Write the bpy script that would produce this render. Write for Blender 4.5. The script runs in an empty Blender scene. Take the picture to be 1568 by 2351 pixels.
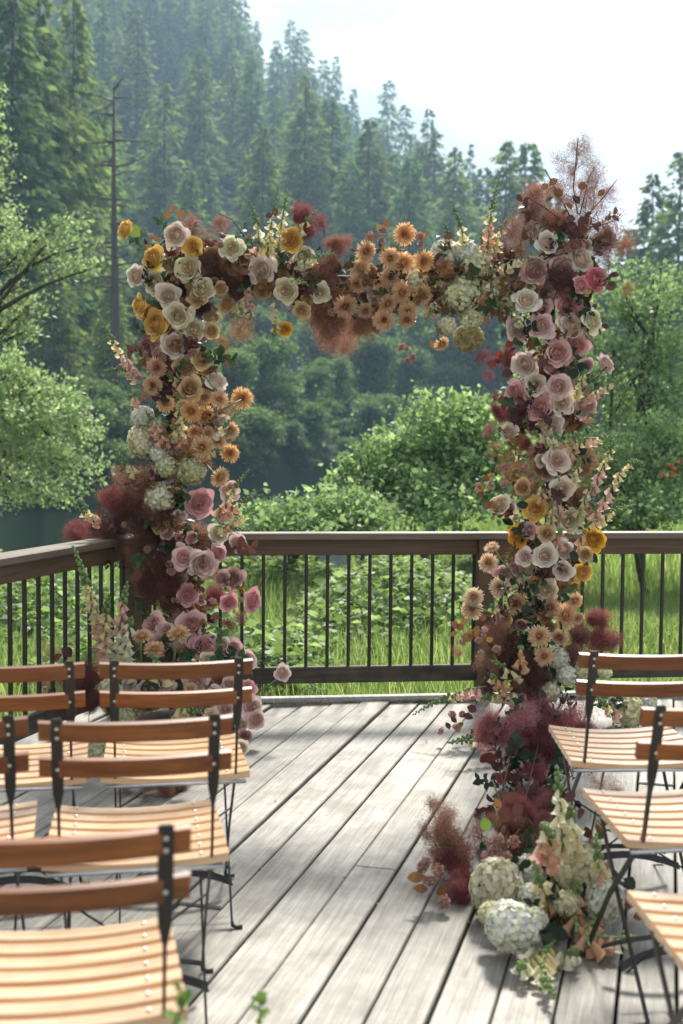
import bpy, math, random
import numpy as np
from mathutils import Vector, Matrix, Euler, Quaternion

R = math.radians
rng = np.random.default_rng(11)
random.seed(11)
S = bpy.context.scene
COL = S.collection

# ---------------------------------------------------------------- camera
CAM_H, FPX, PITCH, ROLL = 1.417, 2750.0, 3.44, 0.45
cam_rot = (Euler((R(90 - PITCH), 0, 0)).to_matrix() @ Euler((0, 0, R(ROLL))).to_matrix())
cam_loc = Vector((0, 0, CAM_H))
cd = bpy.data.cameras.new('camera')
cam = bpy.data.objects.new('camera', cd)
cam.matrix_world = Matrix.Translation(cam_loc) @ cam_rot.to_4x4()
COL.objects.link(cam)
S.camera = cam
cd.sensor_fit = 'HORIZONTAL'
cd.sensor_width = 24.0
cd.lens = FPX / 1568 * 24
cd.clip_start = 0.05
cd.clip_end = 4000
cd.dof.use_dof = True
cd.dof.focus_distance = 5.75
cd.dof.aperture_fstop = 3.1

# ---------------------------------------------------------------- light
SUN_EL, SUN_AZ = 46.0, 9.0          # azimuth clockwise from +Y
world = bpy.data.worlds.new('World')
S.world = world
world.use_nodes = True
wn, wl = world.node_tree.nodes, world.node_tree.links
wn.clear()
w_out = wn.new('ShaderNodeOutputWorld')
sky = wn.new('ShaderNodeTexSky')
sky.sky_type = 'NISHITA'
sky.sun_disc = False
sky.sun_elevation = R(SUN_EL)
sky.sun_rotation = R(SUN_AZ)
sky.air_density = 1.0
sky.dust_density = 2.0
bg_sky = wn.new('ShaderNodeBackground')
bg_sky.inputs['Strength'].default_value = 0.12
wl.new(sky.outputs[0], bg_sky.inputs[0])
bg_cl = wn.new('ShaderNodeBackground')
bg_cl.inputs['Strength'].default_value = 0.51
tc = wn.new('ShaderNodeTexCoord')
mp = wn.new('ShaderNodeMapping')
mp.inputs['Scale'].default_value = (1, 1, 2.2)
wl.new(tc.outputs['Generated'], mp.inputs[0])
nz = wn.new('ShaderNodeTexNoise')
nz.inputs['Scale'].default_value = 3.1
nz.inputs['Detail'].default_value = 7
nz.inputs['Roughness'].default_value = 0.55
wl.new(mp.outputs[0], nz.inputs['Vector'])
cr = wn.new('ShaderNodeValToRGB')
cr.color_ramp.elements[0].position = 0.30
cr.color_ramp.elements[0].color = (0.60, 0.60, 0.60, 1)
cr.color_ramp.elements[1].position = 0.56
cr.color_ramp.elements[1].color = (0.97, 0.97, 0.97, 1)
wl.new(nz.outputs[0], cr.inputs[0])
nz2 = wn.new('ShaderNodeTexNoise')
nz2.inputs['Scale'].default_value = 5.5
nz2.inputs['Detail'].default_value = 5
wl.new(mp.outputs[0], nz2.inputs['Vector'])
cr2 = wn.new('ShaderNodeValToRGB')
cr2.color_ramp.elements[0].position = 0.40
cr2.color_ramp.elements[0].color = (0.62, 0.66, 0.70, 1)
cr2.color_ramp.elements[1].position = 0.62
cr2.color_ramp.elements[1].color = (1.0, 1.0, 0.985, 1)
cr2.color_ramp.elements[1].position = 0.66
wl.new(nz2.outputs[0], cr2.inputs[0])
wl.new(cr2.outputs[0], bg_cl.inputs[0])
mixw = wn.new('ShaderNodeMixShader')
wl.new(cr.outputs[0], mixw.inputs[0])
wl.new(bg_sky.outputs[0], mixw.inputs[1])
wl.new(bg_cl.outputs[0], mixw.inputs[2])
wl.new(mixw.outputs[0], w_out.inputs[0])

sd = bpy.data.lights.new('sun', 'SUN')
sd.energy = 3.6
sd.angle = R(9.0)
sd.color = (1.0, 0.95, 0.86)
sun = bpy.data.objects.new('sun', sd)
sdir = Vector((math.sin(R(SUN_AZ)) * math.cos(R(SUN_EL)), math.cos(R(SUN_AZ)) * math.cos(R(SUN_EL)), math.sin(R(SUN_EL))))
sun.rotation_euler = sdir.to_track_quat('Z', 'Y').to_euler()
sun.location = (4, 20, 30)
COL.objects.link(sun)

S.view_settings.view_transform = 'Standard'
S.view_settings.look = 'None'
S.view_settings.exposure = 1.2
S.view_settings.gamma = 1
S.render.engine = 'CYCLES'
cy = S.cycles
cy.use_denoising = True
cy.max_bounces = 7
cy.diffuse_bounces = 3
cy.glossy_bounces = 3
cy.transmission_bounces = 4
cy.volume_bounces = 1
cy.transparent_max_bounces = 4
cy.sample_clamp_indirect = 6.0

# ---------------------------------------------------------------- pixel (1568 wide) -> world helpers
def ray(px, py):
    return cam_rot @ Vector(((px - 784) / FPX, -(py - 1175.5) / FPX, -1))
def W(px, py, d):
    v = ray(px, py)
    return cam_loc + v * (d / v.y)
def G(px, py, z=0.0):
    v = ray(px, py)
    return cam_loc + v * ((z - CAM_H) / v.z)
ZO = {1: (150, 650, 1568 / 1100), 2: (1150, 450, 1568 / 1250), 3: (150, 1250, 1.568), 4: (150, 1900, 1.568),
      5: (1600, 1200, 1.96), 6: (1500, 1900, 1.568), 7: (1400, 2600, 1568 / 1100)}
def zp(k, x, y):                      # a point read off an enlarged crop -> 1568-wide pixels
    ox, oy, s = ZO[k]
    return (ox + x / s) * 0.6272, (oy + y / s) * 0.6272
def zs(k, v):
    return v / ZO[k][2] * 0.6272

# ---------------------------------------------------------------- mesh helpers
class MB:
    def __init__(s):
        s.v, s.f, s.t = [], [], []
        s.sm = []
    def add(s, vs, fs, t=0.0, smooth=True):
        o = len(s.v)
        s.v.extend(tuple(p) for p in vs)
        s.f.extend(tuple(i + o for i in f) for f in fs)
        s.sm.extend([smooth] * len(fs))
        if hasattr(t, '__len__'):
            s.t.extend(t)
        else:
            s.t.extend([t] * len(vs))
    def box(s, c, size, rot=None, bev=0.0, t=0.0):
        hx, hy, hz = (x / 2 for x in size)
        b = min(bev, hx * .9, hy * .9, hz * .9)
        vs, fs = [], []
        if b <= 0:
            vs = [Vector((x, y, z)) for z in (-hz, hz) for y in (-hy, hy) for x in (-hx, hx)]
            fs = [(0, 2, 3, 1), (4, 5, 7, 6), (0, 1, 5, 4), (2, 6, 7, 3), (0, 4, 6, 2), (1, 3, 7, 5)]
        else:
            # chamfered box: three faces' worth of corners per corner
            idx = {}
            for sx in (-1, 1):
                for sy in (-1, 1):
                    for sz in (-1, 1):
                        for a in range(3):
                            p = [sx * (hx - b), sy * (hy - b), sz * (hz - b)]
                            p[a] = (sx * hx, sy * hy, sz * hz)[a]
                            idx[(sx, sy, sz, a)] = len(vs)
                            vs.append(Vector(p))
            for a in range(3):
                o1, o2 = [k for k in range(3) if k != a]
                for sg in (-1, 1):
                    q = []
                    for (m, n) in ((-1, -1), (1, -1), (1, 1), (-1, 1)):
                        k = [0, 0, 0]; k[a] = sg; k[o1] = m; k[o2] = n
                        q.append(idx[(k[0], k[1], k[2], a)])
                    fs.append(tuple(q))
            for a in range(3):
                o1, o2 = [k for k in range(3) if k != a]
                for m in (-1, 1):
                    for n in (-1, 1):
                        q = []
                        for (e, face) in ((-1, o1), (1, o1), (1, o2), (-1, o2)):
                            k = [0, 0, 0]; k[a] = e; k[o1] = m; k[o2] = n
                            q.append(idx[(k[0], k[1], k[2], face)])
                        fs.append(tuple(q))
            for sx in (-1, 1):
                for sy in (-1, 1):
                    for sz in (-1, 1):
                        fs.append(tuple(idx[(sx, sy, sz, a)] for a in range(3)))
        c = Vector(c)
        if rot is not None:
            vs = [rot @ p for p in vs]
        s.add([p + c for p in vs], fs, t, smooth=False)
    def tube(s, pts, rad, n=6, t=0.0, cap=True, flat=None):
        pts = [Vector(p) for p in pts]
        m = len(pts)
        if not hasattr(rad, '__len__'):
            rad = [rad] * m
        vs, fs = [], []
        up = Vector((0.13, 0.27, 0.95)).normalized()
        for i, p in enumerate(pts):
            d = (pts[min(i + 1, m - 1)] - pts[max(i - 1, 0)]).normalized()
            a = d.cross(up)
            if a.length < 1e-3:
                a = d.cross(Vector((1, 0, 0)))
            a.normalize()
            b = a.cross(d)
            for k in range(n):
                q = 2 * math.pi * k / n
                vs.append(p + (a * math.cos(q) + b * math.sin(q)) * rad[i])
        for i in range(m - 1):
            for k in range(n):
                fs.append((i * n + k, i * n + (k + 1) % n, (i + 1) * n + (k + 1) % n, (i + 1) * n + k))
        if cap:
            fs.append(tuple(range(n - 1, -1, -1)))
            fs.append(tuple((m - 1) * n + k for k in range(n)))
        tt = t if not hasattr(t, '__len__') else [t[i] for i in range(m) for _ in range(n)]
        s.add(vs, fs, tt)
    def sphere(s, c, r, nu=8, nv=5, sc=(1, 1, 1), t=0.0):
        c = Vector(c)
        vs = [c + Vector((0, 0, r * sc[2]))]
        for j in range(1, nv):
            th = math.pi * j / nv
            for i in range(nu):
                ph = 2 * math.pi * i / nu
                vs.append(c + Vector((r * sc[0] * math.sin(th) * math.cos(ph), r * sc[1] * math.sin(th) * math.sin(ph), r * sc[2] * math.cos(th))))
        vs.append(c - Vector((0, 0, r * sc[2])))
        fs = []
        for i in range(nu):
            fs.append((0, 1 + i, 1 + (i + 1) % nu))
        for j in range(nv - 2):
            for i in range(nu):
                a = 1 + j * nu + i; b = 1 + j * nu + (i + 1) % nu
                fs.append((a, a + nu, b + nu, b))
        l = len(vs) - 1
        for i in range(nu):
            fs.append((l, 1 + (nv - 2) * nu + (i + 1) % nu, 1 + (nv - 2) * nu + i))
        s.add(vs, fs, t)
    def mesh(s, name):
        me = bpy.data.meshes.new(name)
        me.from_pydata(s.v, [], s.f)
        me.polygons.foreach_set('use_smooth', s.sm)
        at = me.attributes.new('t', 'FLOAT', 'POINT')
        at.data.foreach_set('value', s.t)
        me.update()
        return me
    def build(s, name, mat, parent=None, **k):
        return put(name, s.mesh(name), mat, parent, **k)

def fast_mesh(name, V, F, t=None, smooth=False):
    """V (n,3), F (m,k) all faces with k corners."""
    V = np.asarray(V, dtype=np.float32); F = np.asarray(F, dtype=np.int32)
    me = bpy.data.meshes.new(name)
    me.vertices.add(len(V)); me.vertices.foreach_set('co', V.ravel())
    m, k = F.shape
    me.loops.add(m * k); me.loops.foreach_set('vertex_index', F.ravel())
    me.polygons.add(m)
    me.polygons.foreach_set('loop_start', np.arange(m, dtype=np.int32) * k)
    if smooth:
        me.polygons.foreach_set('use_smooth', np.ones(m, dtype=bool))
    at = me.attributes.new('t', 'FLOAT', 'POINT')
    at.data.foreach_set('value', np.zeros(len(V), np.float32) if t is None else np.asarray(t, np.float32))
    me.update(calc_edges=True)
    return me

def put(name, me, mat, parent=None, loc=None, rot=None, scale=None, color=None, **tags):
    o = bpy.data.objects.new(name, me)
    COL.objects.link(o)
    if me is not None and mat is not None and len(me.materials) == 0:
        me.materials.append(mat)
    if parent is not None:
        o.parent = parent
    if loc is not None: o.location = loc
    if rot is not None:
        if isinstance(rot, Quaternion):
            o.rotation_mode = 'QUATERNION'; o.rotation_quaternion = rot
        else:
            o.rotation_euler = rot
    if scale is not None:
        o.scale = (scale,) * 3 if not hasattr(scale, '__len__') else scale
    if color is not None: o.color = tuple(color[:3]) + (1,)
    for k, v in tags.items():
        o[k] = v
    return o
def empty(name, loc=(0, 0, 0), rz=0, **tags):
    o = put(name, None, None, None, loc, (0, 0, rz), **tags)
    o.empty_display_size = 0.1
    return o

# ---------------------------------------------------------------- materials
def newmat(name):
    m = bpy.data.materials.new(name)
    m.use_nodes = True
    n, l = m.node_tree.nodes, m.node_tree.links
    n.clear()
    out = n.new('ShaderNodeOutputMaterial')
    return m, n, l, out
def pbsdf(n, base=None, rough=0.6, metal=0.0, spec=0.5):
    p = n.new('ShaderNodeBsdfPrincipled')
    if base: p.inputs['Base Color'].default_value = (*base, 1)
    p.inputs['Roughness'].default_value = rough
    p.inputs['Metallic'].default_value = metal
    p.inputs['Specular IOR Level'].default_value = spec
    return p
def ramp(n, stops):
    r = n.new('ShaderNodeValToRGB')
    e = r.color_ramp.elements
    while len(e) < len(stops): e.new(0.5)
    for k, (p, c) in enumerate(stops):
        e[k].position = p
        e[k].color = (*c, 1) if len(c) == 3 else c
    return r
def mixc(n, l, a, b, fac, mode='MIX'):
    m = n.new('ShaderNodeMix'); m.data_type = 'RGBA'; m.blend_type = mode
    for sock, v in ((0, fac), (6, a), (7, b)):
        if hasattr(v, 'is_linked'): l.new(v, m.inputs[sock])
        elif hasattr(v, '__len__'): m.inputs[sock].default_value = (*v, 1) if len(v) == 3 else v
        else: m.inputs[sock].default_value = v
    return m.outputs[2]

def mat_leaf(name, stops, trans=0.45, rough=0.45, objcol=False, tscale=1.3, spec=0.35):
    """foliage: colour varies leaf by leaf (islands); light passes through the blades"""
    m, n, l, out = newmat(name)
    g = n.new('ShaderNodeNewGeometry')
    r = ramp(n, stops)
    l.new(g.outputs['Random Per Island'], r.inputs[0])
    col = r.outputs[0]
    oi = n.new('ShaderNodeObjectInfo')
    if objcol:
        col = mixc(n, l, col, oi.outputs['Color'], 1.0, 'MULTIPLY')
    hv = n.new('ShaderNodeHueSaturation')
    mr = n.new('ShaderNodeMapRange'); mr.inputs[3].default_value = 0.78; mr.inputs[4].default_value = 1.2
    l.new(oi.outputs['Random'], mr.inputs[0]); l.new(mr.outputs[0], hv.inputs['Value'])
    l.new(col, hv.inputs['Color'])
    col = hv.outputs[0]
    p = pbsdf(n, None, rough, spec=spec)
    l.new(col, p.inputs['Base Color'])
    tr = n.new('ShaderNodeBsdfTranslucent')
    l.new(mixc(n, l, col, (tscale * 0.92, tscale * 1.02, tscale * 0.6), 1.0, 'MULTIPLY'), tr.inputs[0])
    mx = n.new('ShaderNodeMixShader'); mx.inputs[0].default_value = trans
    l.new(p.outputs[0], mx.inputs[1]); l.new(tr.outputs[0], mx.inputs[2])
    l.new(mx.outputs[0], out.inputs[0])
    return m

def mat_petal(name, trans=0.35, heart=(0.92, 0.72, 0.62), edge=(1.0, 1.0, 1.0), island=0.25, rough=0.55):
    """petals: the object's own colour, warmer toward the heart (attribute t), a little different petal by petal"""
    m, n, l, out = newmat(name)
    oi = n.new('ShaderNodeObjectInfo')
    at = n.new('ShaderNodeAttribute'); at.attribute_name = 't'
    r = ramp(n, [(0.0, heart), (0.75, edge)])
    l.new(at.outputs['Fac'], r.inputs[0])
    col = mixc(n, l, oi.outputs['Color'], r.outputs[0], 1.0, 'MULTIPLY')
    g = n.new('ShaderNodeNewGeometry')
    hs = n.new('ShaderNodeHueSaturation')
    mr = n.new('ShaderNodeMapRange'); mr.inputs[3].default_value = 1 - island; mr.inputs[4].default_value = 1 + island * 0.4
    l.new(g.outputs['Random Per Island'], mr.inputs[0]); l.new(mr.outputs[0], hs.inputs['Value'])
    nz = n.new('ShaderNodeTexNoise'); nz.inputs['Scale'].default_value = 2.2
    tcn = n.new('ShaderNodeTexCoord'); l.new(tcn.outputs['Object'], nz.inputs['Vector'])
    mr2 = n.new('ShaderNodeMapRange'); mr2.inputs[3].default_value = 0.75; mr2.inputs[4].default_value = 1.3
    l.new(nz.outputs[0], mr2.inputs[0]); l.new(mr2.outputs[0], hs.inputs['Saturation'])
    l.new(col, hs.inputs['Color'])
    p = pbsdf(n, None, rough, spec=0.25)
    l.new(hs.outputs[0], p.inputs['Base Color'])
    tr = n.new('ShaderNodeBsdfTranslucent'); l.new(hs.outputs[0], tr.inputs[0])
    mx = n.new('ShaderNodeMixShader'); mx.inputs[0].default_value = trans
    l.new(p.outputs[0], mx.inputs[1]); l.new(tr.outputs[0], mx.inputs[2])
    l.new(mx.outputs[0], out.inputs[0])
    return m

def mat_wood(name, dark, light, rough=0.5, scale=(40, 40, 2.5), bump=0.15, knots=False, coat=0.0, varyobj=0.25, dirt=None):
    m, n, l, out = newmat(name)
    tcn = n.new('ShaderNodeTexCoord'); oi = n.new('ShaderNodeObjectInfo')
    off = n.new('ShaderNodeVectorMath'); off.operation = 'ADD'
    sc = n.new('ShaderNodeVectorMath'); sc.operation = 'SCALE'; sc.inputs['Scale'].default_value = 37.0
    cmb = n.new('ShaderNodeCombineXYZ')
    for i in range(3): l.new(oi.outputs['Random'], cmb.inputs[i])
    l.new(cmb.outputs[0], sc.inputs[0])
    l.new(tcn.outputs['Object'], off.inputs[0]); l.new(sc.outputs[0], off.inputs[1])
    mp = n.new('ShaderNodeMapping'); mp.inputs['Scale'].default_value = scale
    l.new(off.outputs[0], mp.inputs[0])
    nz = n.new('ShaderNodeTexNoise'); nz.inputs['Scale'].default_value = 1.0; nz.inputs['Detail'].default_value = 6
    nz.inputs['Roughness'].default_value = 0.65; nz.inputs['Distortion'].default_value = 0.6
    l.new(mp.outputs[0], nz.inputs['Vector'])
    r = ramp(n, [(0.28, dark), (0.72, light)])
    l.new(nz.outputs[0], r.inputs[0])
    col = r.outputs[0]
    if dirt:
        nd = n.new('ShaderNodeTexNoise'); nd.inputs['Scale'].default_value = dirt[1]; nd.inputs['Detail'].default_value = 5
        nd.inputs['Roughness'].default_value = 0.6
        l.new(off.outputs[0], nd.inputs['Vector'])
        rd = ramp(n, [(0.36, dirt[0]), (0.60, (1, 1, 1))])
        l.new(nd.outputs[0], rd.inputs[0])
        col = mixc(n, l, col, rd.outputs[0], 0.85, 'MULTIPLY')
    if knots:
        mk = n.new('ShaderNodeMapping'); mk.inputs['Scale'].default_value = (7.5, 2.3, 7.5)
        l.new(off.outputs[0], mk.inputs[0])
        vo = n.new('ShaderNodeTexVoronoi'); vo.inputs['Scale'].default_value = 1.0
        l.new(mk.outputs[0], vo.inputs['Vector'])
        rk = ramp(n, [(0.04, (0.45, 0.42, 0.38)), (0.11, (1, 1, 1))])
        l.new(vo.outputs['Distance'], rk.inputs[0])
        col = mixc(n, l, col, rk.outputs[0], 0.8, 'MULTIPLY')
    hv = n.new('ShaderNodeHueSaturation')
    mr = n.new('ShaderNodeMapRange'); mr.inputs[3].default_value = 1 - varyobj; mr.inputs[4].default_value = 1 + varyobj
    l.new(oi.outputs['Random'], mr.inputs[0]); l.new(mr.outputs[0], hv.inputs['Value']); l.new(col, hv.inputs['Color'])
    p = pbsdf(n, None, rough)
    l.new(hv.outputs[0], p.inputs['Base Color'])
    p.inputs['Coat Weight'].default_value = coat
    p.inputs['Coat Roughness'].default_value = 0.25
    bp = n.new('ShaderNodeBump'); bp.inputs['Strength'].default_value = bump; bp.inputs['Distance'].default_value = 0.004
    l.new(nz.outputs[0], bp.inputs['Height']); l.new(bp.outputs[0], p.inputs['Normal'])
    l.new(p.outputs[0], out.inputs[0])
    return m

def mat_plain(name, base, rough=0.5, metal=0.0, spec=0.5, vary=0.15, nscale=30, bump=0.0):
    m, n, l, out = newmat(name)
    tcn = n.new('ShaderNodeTexCoord')
    nz = n.new('ShaderNodeTexNoise'); nz.inputs['Scale'].default_value = nscale; nz.inputs['Detail'].default_value = 4
    l.new(tcn.outputs['Object'], nz.inputs['Vector'])
    r = ramp(n, [(0.3, tuple(c * (1 - vary) for c in base)), (0.7, tuple(min(1, c * (1 + vary)) for c in base))])
    l.new(nz.outputs[0], r.inputs[0])
    p = pbsdf(n, None, rough, metal, spec)
    l.new(r.outputs[0], p.inputs['Base Color'])
    if bump:
        bp = n.new('ShaderNodeBump'); bp.inputs['Strength'].default_value = bump; bp.inputs['Distance'].default_value = 0.01
        l.new(nz.outputs[0], bp.inputs['Height']); l.new(bp.outputs[0], p.inputs['Normal'])
    l.new(p.outputs[0], out.inputs[0])
    return m

M = {}
M['deck'] = mat_wood('weathered_deck', (0.165, 0.152, 0.127), (0.43, 0.407, 0.357), rough=0.55, scale=(75, 3.2, 75), bump=0.5, knots=True,
                     varyobj=0.14, dirt=((0.50, 0.49, 0.47), 5.5))
M['rail'] = mat_wood('brown_rail', (0.055, 0.032, 0.018), (0.16, 0.095, 0.05), rough=0.6, scale=(1.5, 40, 40), bump=0.3, varyobj=0.12)
M['rail_cap'] = mat_wood('rail_cap', (0.09, 0.065, 0.045), (0.23, 0.185, 0.14), rough=0.55, scale=(1.5, 40, 40), bump=0.35, varyobj=0.1)
M['rail_old'] = mat_wood('mossy_rail', (0.03, 0.024, 0.016), (0.13, 0.105, 0.075), rough=0.75, scale=(2, 30, 30), bump=0.6, varyobj=0.1,
                         dirt=((0.45, 0.5, 0.38), 14))
M['black'] = mat_plain('black_metal', (0.018, 0.017, 0.016), 0.42, 0.0, 0.5, 0.3, 60)
M['steel'] = mat_plain('steel', (0.55, 0.58, 0.62), 0.28, 1.0, 0.5, 0.1, 40)
M['rivet'] = mat_plain('rivet', (0.75, 0.75, 0.74), 0.3, 0.9, 0.5, 0.1, 40)
M['slat'] = mat_wood('varnished_shaded_slat', (0.09, 0.021, 0.003), (0.31, 0.10, 0.016), rough=0.38, scale=(3.5, 55, 55), bump=0.05, coat=0.2, varyobj=0.22)  # same chair wood, darkened to include shade on the rear faces
M['seat'] = mat_wood('sheen_pale_seat_slat', (0.52, 0.285, 0.135), (0.78, 0.55, 0.34), rough=0.22, scale=(3.5, 60, 60), bump=0.05, coat=0.9, varyobj=0.14)  # same chair wood, paled so the colour includes sky sheen on the seats
M['stem'] = mat_plain('green_stem', (0.10, 0.16, 0.045), 0.5, vary=0.25)
M['twig'] = mat_plain('brown_twig', (0.07, 0.035, 0.022), 0.6, vary=0.3)
M['bark'] = mat_plain('bark', (0.055, 0.044, 0.033), 0.85, vary=0.45, nscale=14, bump=0.6)
M['bark_pale'] = mat_plain('pale_bark', (0.16, 0.13, 0.10), 0.85, vary=0.4, nscale=14, bump=0.5)
M['rose'] = mat_petal('rose_petal', 0.24, (0.88, 0.63, 0.48), island=0.22)
M['mum'] = mat_petal('chrysanthemum_petal', 0.35, (0.95, 0.62, 0.40), (1.0, 1.0, 1.0), 0.22)
M['hydrangea'] = mat_petal('hydrangea_petal', 0.3, (0.78, 0.80, 0.55), (1, 1, 1), 0.34)
M['bell'] = mat_petal('foxglove_bell', 0.45, (0.95, 0.97, 0.72), (1, 1, 1), 0.2)
M['blossom'] = mat_petal('small_blossom', 0.3, (0.7, 0.5, 0.45), (1, 1, 1), 0.4)
M['smoke'] = mat_petal('smoke_filament', 0.45, (0.75, 0.6, 0.55), (1.1, 1.05, 1.0), 0.55, 0.7)
M['spleaf'] = mat_leaf('sprig_leaf', [(0, (0.75, 0.75, 0.75)), (1, (1.15, 1.15, 1.15))], 0.35, 0.4, objcol=True, tscale=1.2)
M['fox_green'] = mat_leaf('foxglove_bud', [(0, (0.13, 0.22, 0.07)), (1, (0.27, 0.36, 0.15))], 0.3, 0.5)
M['alder'] = mat_leaf('alder_leaf', [(0, (0.145, 0.19, 0.105)), (0.6, (0.215, 0.27, 0.165)), (1, (0.32, 0.37, 0.26))], 0.5, 0.5, tscale=2.0, spec=.3)
M['shrub'] = mat_leaf('shrub_leaf', [(0, (0.115, 0.17, 0.085)), (0.6, (0.185, 0.255, 0.14)), (1, (0.30, 0.365, 0.235))], 0.5, 0.5, tscale=1.95, spec=.3)
M['under'] = mat_leaf('undergrowth_leaf', [(0, (0.11, 0.155, 0.065)), (0.6, (0.185, 0.245, 0.11)), (1, (0.31, 0.37, 0.22))], 0.46, 0.5, tscale=1.8, spec=.3)
M['grass'] = mat_leaf('grass_blade', [(0, (0.13, 0.175, 0.065)), (0.7, (0.20, 0.265, 0.105)), (0.92, (0.31, 0.34, 0.18)), (1, (0.42, 0.37, 0.22))], 0.52, 0.5, tscale=1.8, spec=.2)
M['conifer'] = mat_leaf('conifer_needles', [(0, (0.057, 0.101, 0.044)), (0.6, (0.114, 0.179, 0.075)), (1, (0.195, 0.260, 0.111))], 0.42, 0.7, tscale=1.8, spec=.06)
M['conifer_l'] = mat_leaf('conifer_needles_olive', [(0, (0.075, 0.107, 0.044)), (0.6, (0.150, 0.192, 0.075)), (1, (0.247, 0.280, 0.117))], 0.42, 0.7, tscale=1.8, spec=.06)
M['bank'] = mat_leaf('bank_leaf', [(0, (0.050, 0.090, 0.035)), (0.6, (0.110, 0.169, 0.065)), (1, (0.200, 0.263, 0.106))], 0.42, 0.55, tscale=1.8, spec=.2)

# ================================================================ SETTING
def sstep(a, b, x):
    t = np.clip((x - a) / (b - a), 0, 1)
    return t * t * (3 - 2 * t)
RX = np.array([-260, -114, -70, -38, -17, -2, 16, 29, 43, 66, 114, 200, 320.])
RZ = np.array([150, 158, 148, 122, 104, 88, 79, 68, 54, 38, 20, 14, 18.])
def near_bank(x, y):
    return 19.5 + sstep(.01, .09, x / np.maximum(y, 1)) * 95
def far_bank(x): return 63 + np.clip(x + 15, -6, 30) * 2.1
def terrain(x, y):
    x = np.asarray(x, float); y = np.asarray(y, float)
    z = -0.62 + 0.06 * np.sin(x * 0.7 + 1) * np.cos(y * 0.5) + 0.02 * np.sin(x * 2.1 + y * 1.7)
    yn, yf = near_bank(x, y), far_bank(x)
    down = sstep(yn - 5, yn + 1, y) * (1 - sstep(14, 24, x))
    z = z - down * 2.6
    up = sstep(yf - 1.5, yf + 5, y)
    z = z + up * (1 - sstep(14, 24, x)) * 4.2
    xr = x * 400 / np.maximum(y, 60)
    prof = np.interp(xr, RX, RZ)
    h = np.clip((y - 120) / 280, 0, None)
    hill = prof * np.where(h < 1, h ** 1.15, 1 - 0.25 * np.clip(h - 1, 0, 1.5))
    z = z + hill + hill * 0.02 * np.sin(x * 0.11) * np.cos(y * 0.07)
    return z

def mat_ground():
    m, n, l, out = newmat('meadow_ground')
    tcn = n.new('ShaderNodeTexCoord')
    a = n.new('ShaderNodeTexNoise'); a.inputs['Scale'].default_value = 0.9; a.inputs['Detail'].default_value = 8
    l.new(tcn.outputs['Object'], a.inputs['Vector'])
    r = ramp(n, [(0.35, (0.045, 0.075, 0.02)), (0.55, (0.075, 0.13, 0.03)), (0.75, (0.10, 0.15, 0.045))])
    l.new(a.outputs[0], r.inputs[0])
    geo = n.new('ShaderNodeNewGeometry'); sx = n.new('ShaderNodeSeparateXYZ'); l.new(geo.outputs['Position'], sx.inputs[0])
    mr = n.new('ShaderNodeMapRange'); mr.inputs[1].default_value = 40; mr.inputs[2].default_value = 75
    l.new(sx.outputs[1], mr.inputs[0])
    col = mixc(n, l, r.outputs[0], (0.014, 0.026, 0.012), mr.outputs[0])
    p = pbsdf(n, None, 0.9, spec=0.2); l.new(col, p.inputs['Base Color'])
    b = n.new('ShaderNodeBump'); b.inputs['Strength'].default_value = 0.6; l.new(a.outputs[0], b.inputs['Height']); l.new(b.outputs[0], p.inputs['Normal'])
    l.new(p.outputs[0], out.inputs[0])
    return m
M['ground'] = mat_ground()
xs = np.concatenate([np.linspace(-420, -60, 25), np.linspace(-56, -14, 16), np.linspace(-12, 14, 53), np.linspace(18, 60, 16), np.linspace(68, 420, 25)])
ys = np.concatenate([np.linspace(-12, 30, 60), np.linspace(31.5, 130, 68), np.linspace(135, 500, 60), np.linspace(520, 860, 12)])
XX, YY = np.meshgrid(xs, ys)
ZZ = terrain(XX, YY)
nx, ny = len(xs), len(ys)
gi = (np.arange(ny - 1)[:, None] * nx + np.arange(nx - 1)[None, :]).ravel()
gf = np.stack([gi, gi + 1, gi + nx + 1, gi + nx], 1)
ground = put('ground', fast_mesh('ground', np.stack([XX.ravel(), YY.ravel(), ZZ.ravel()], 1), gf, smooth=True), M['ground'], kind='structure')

# river
def mat_water():
    m, n, l, out = newmat('river_water')
    tcn = n.new('ShaderNodeTexCoord'); mp = n.new('ShaderNodeMapping'); mp.inputs['Scale'].default_value = (0.8, 2.2, 1)
    l.new(tcn.outputs['Object'], mp.inputs[0])
    a = n.new('ShaderNodeTexNoise'); a.inputs['Scale'].default_value = 1.6; a.inputs['Detail'].default_value = 5
    l.new(mp.outputs[0], a.inputs['Vector'])
    p = pbsdf(n, (0.012, 0.022, 0.016), 0.07)
    b = n.new('ShaderNodeBump'); b.inputs['Strength'].default_value = 0.6; b.inputs['Distance'].default_value = 0.12
    l.new(a.outputs[0], b.inputs['Height']); l.new(b.outputs[0], p.inputs['Normal'])
    l.new(p.outputs[0], out.inputs[0])
    return m
M['water'] = mat_water()
wb = MB()
wx = np.linspace(-60, 14, 29)
vs = []
for x in wx:
    vs.append((x, 14.0, -2.2)); vs.append((x, float(far_bank(x)) + 6, -2.2))
wb.add(vs, [(2 * i, 2 * i + 2, 2 * i + 3, 2 * i + 1) for i in range(len(wx) - 1)])
wb.build('river', M['water'], kind='structure')

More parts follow.
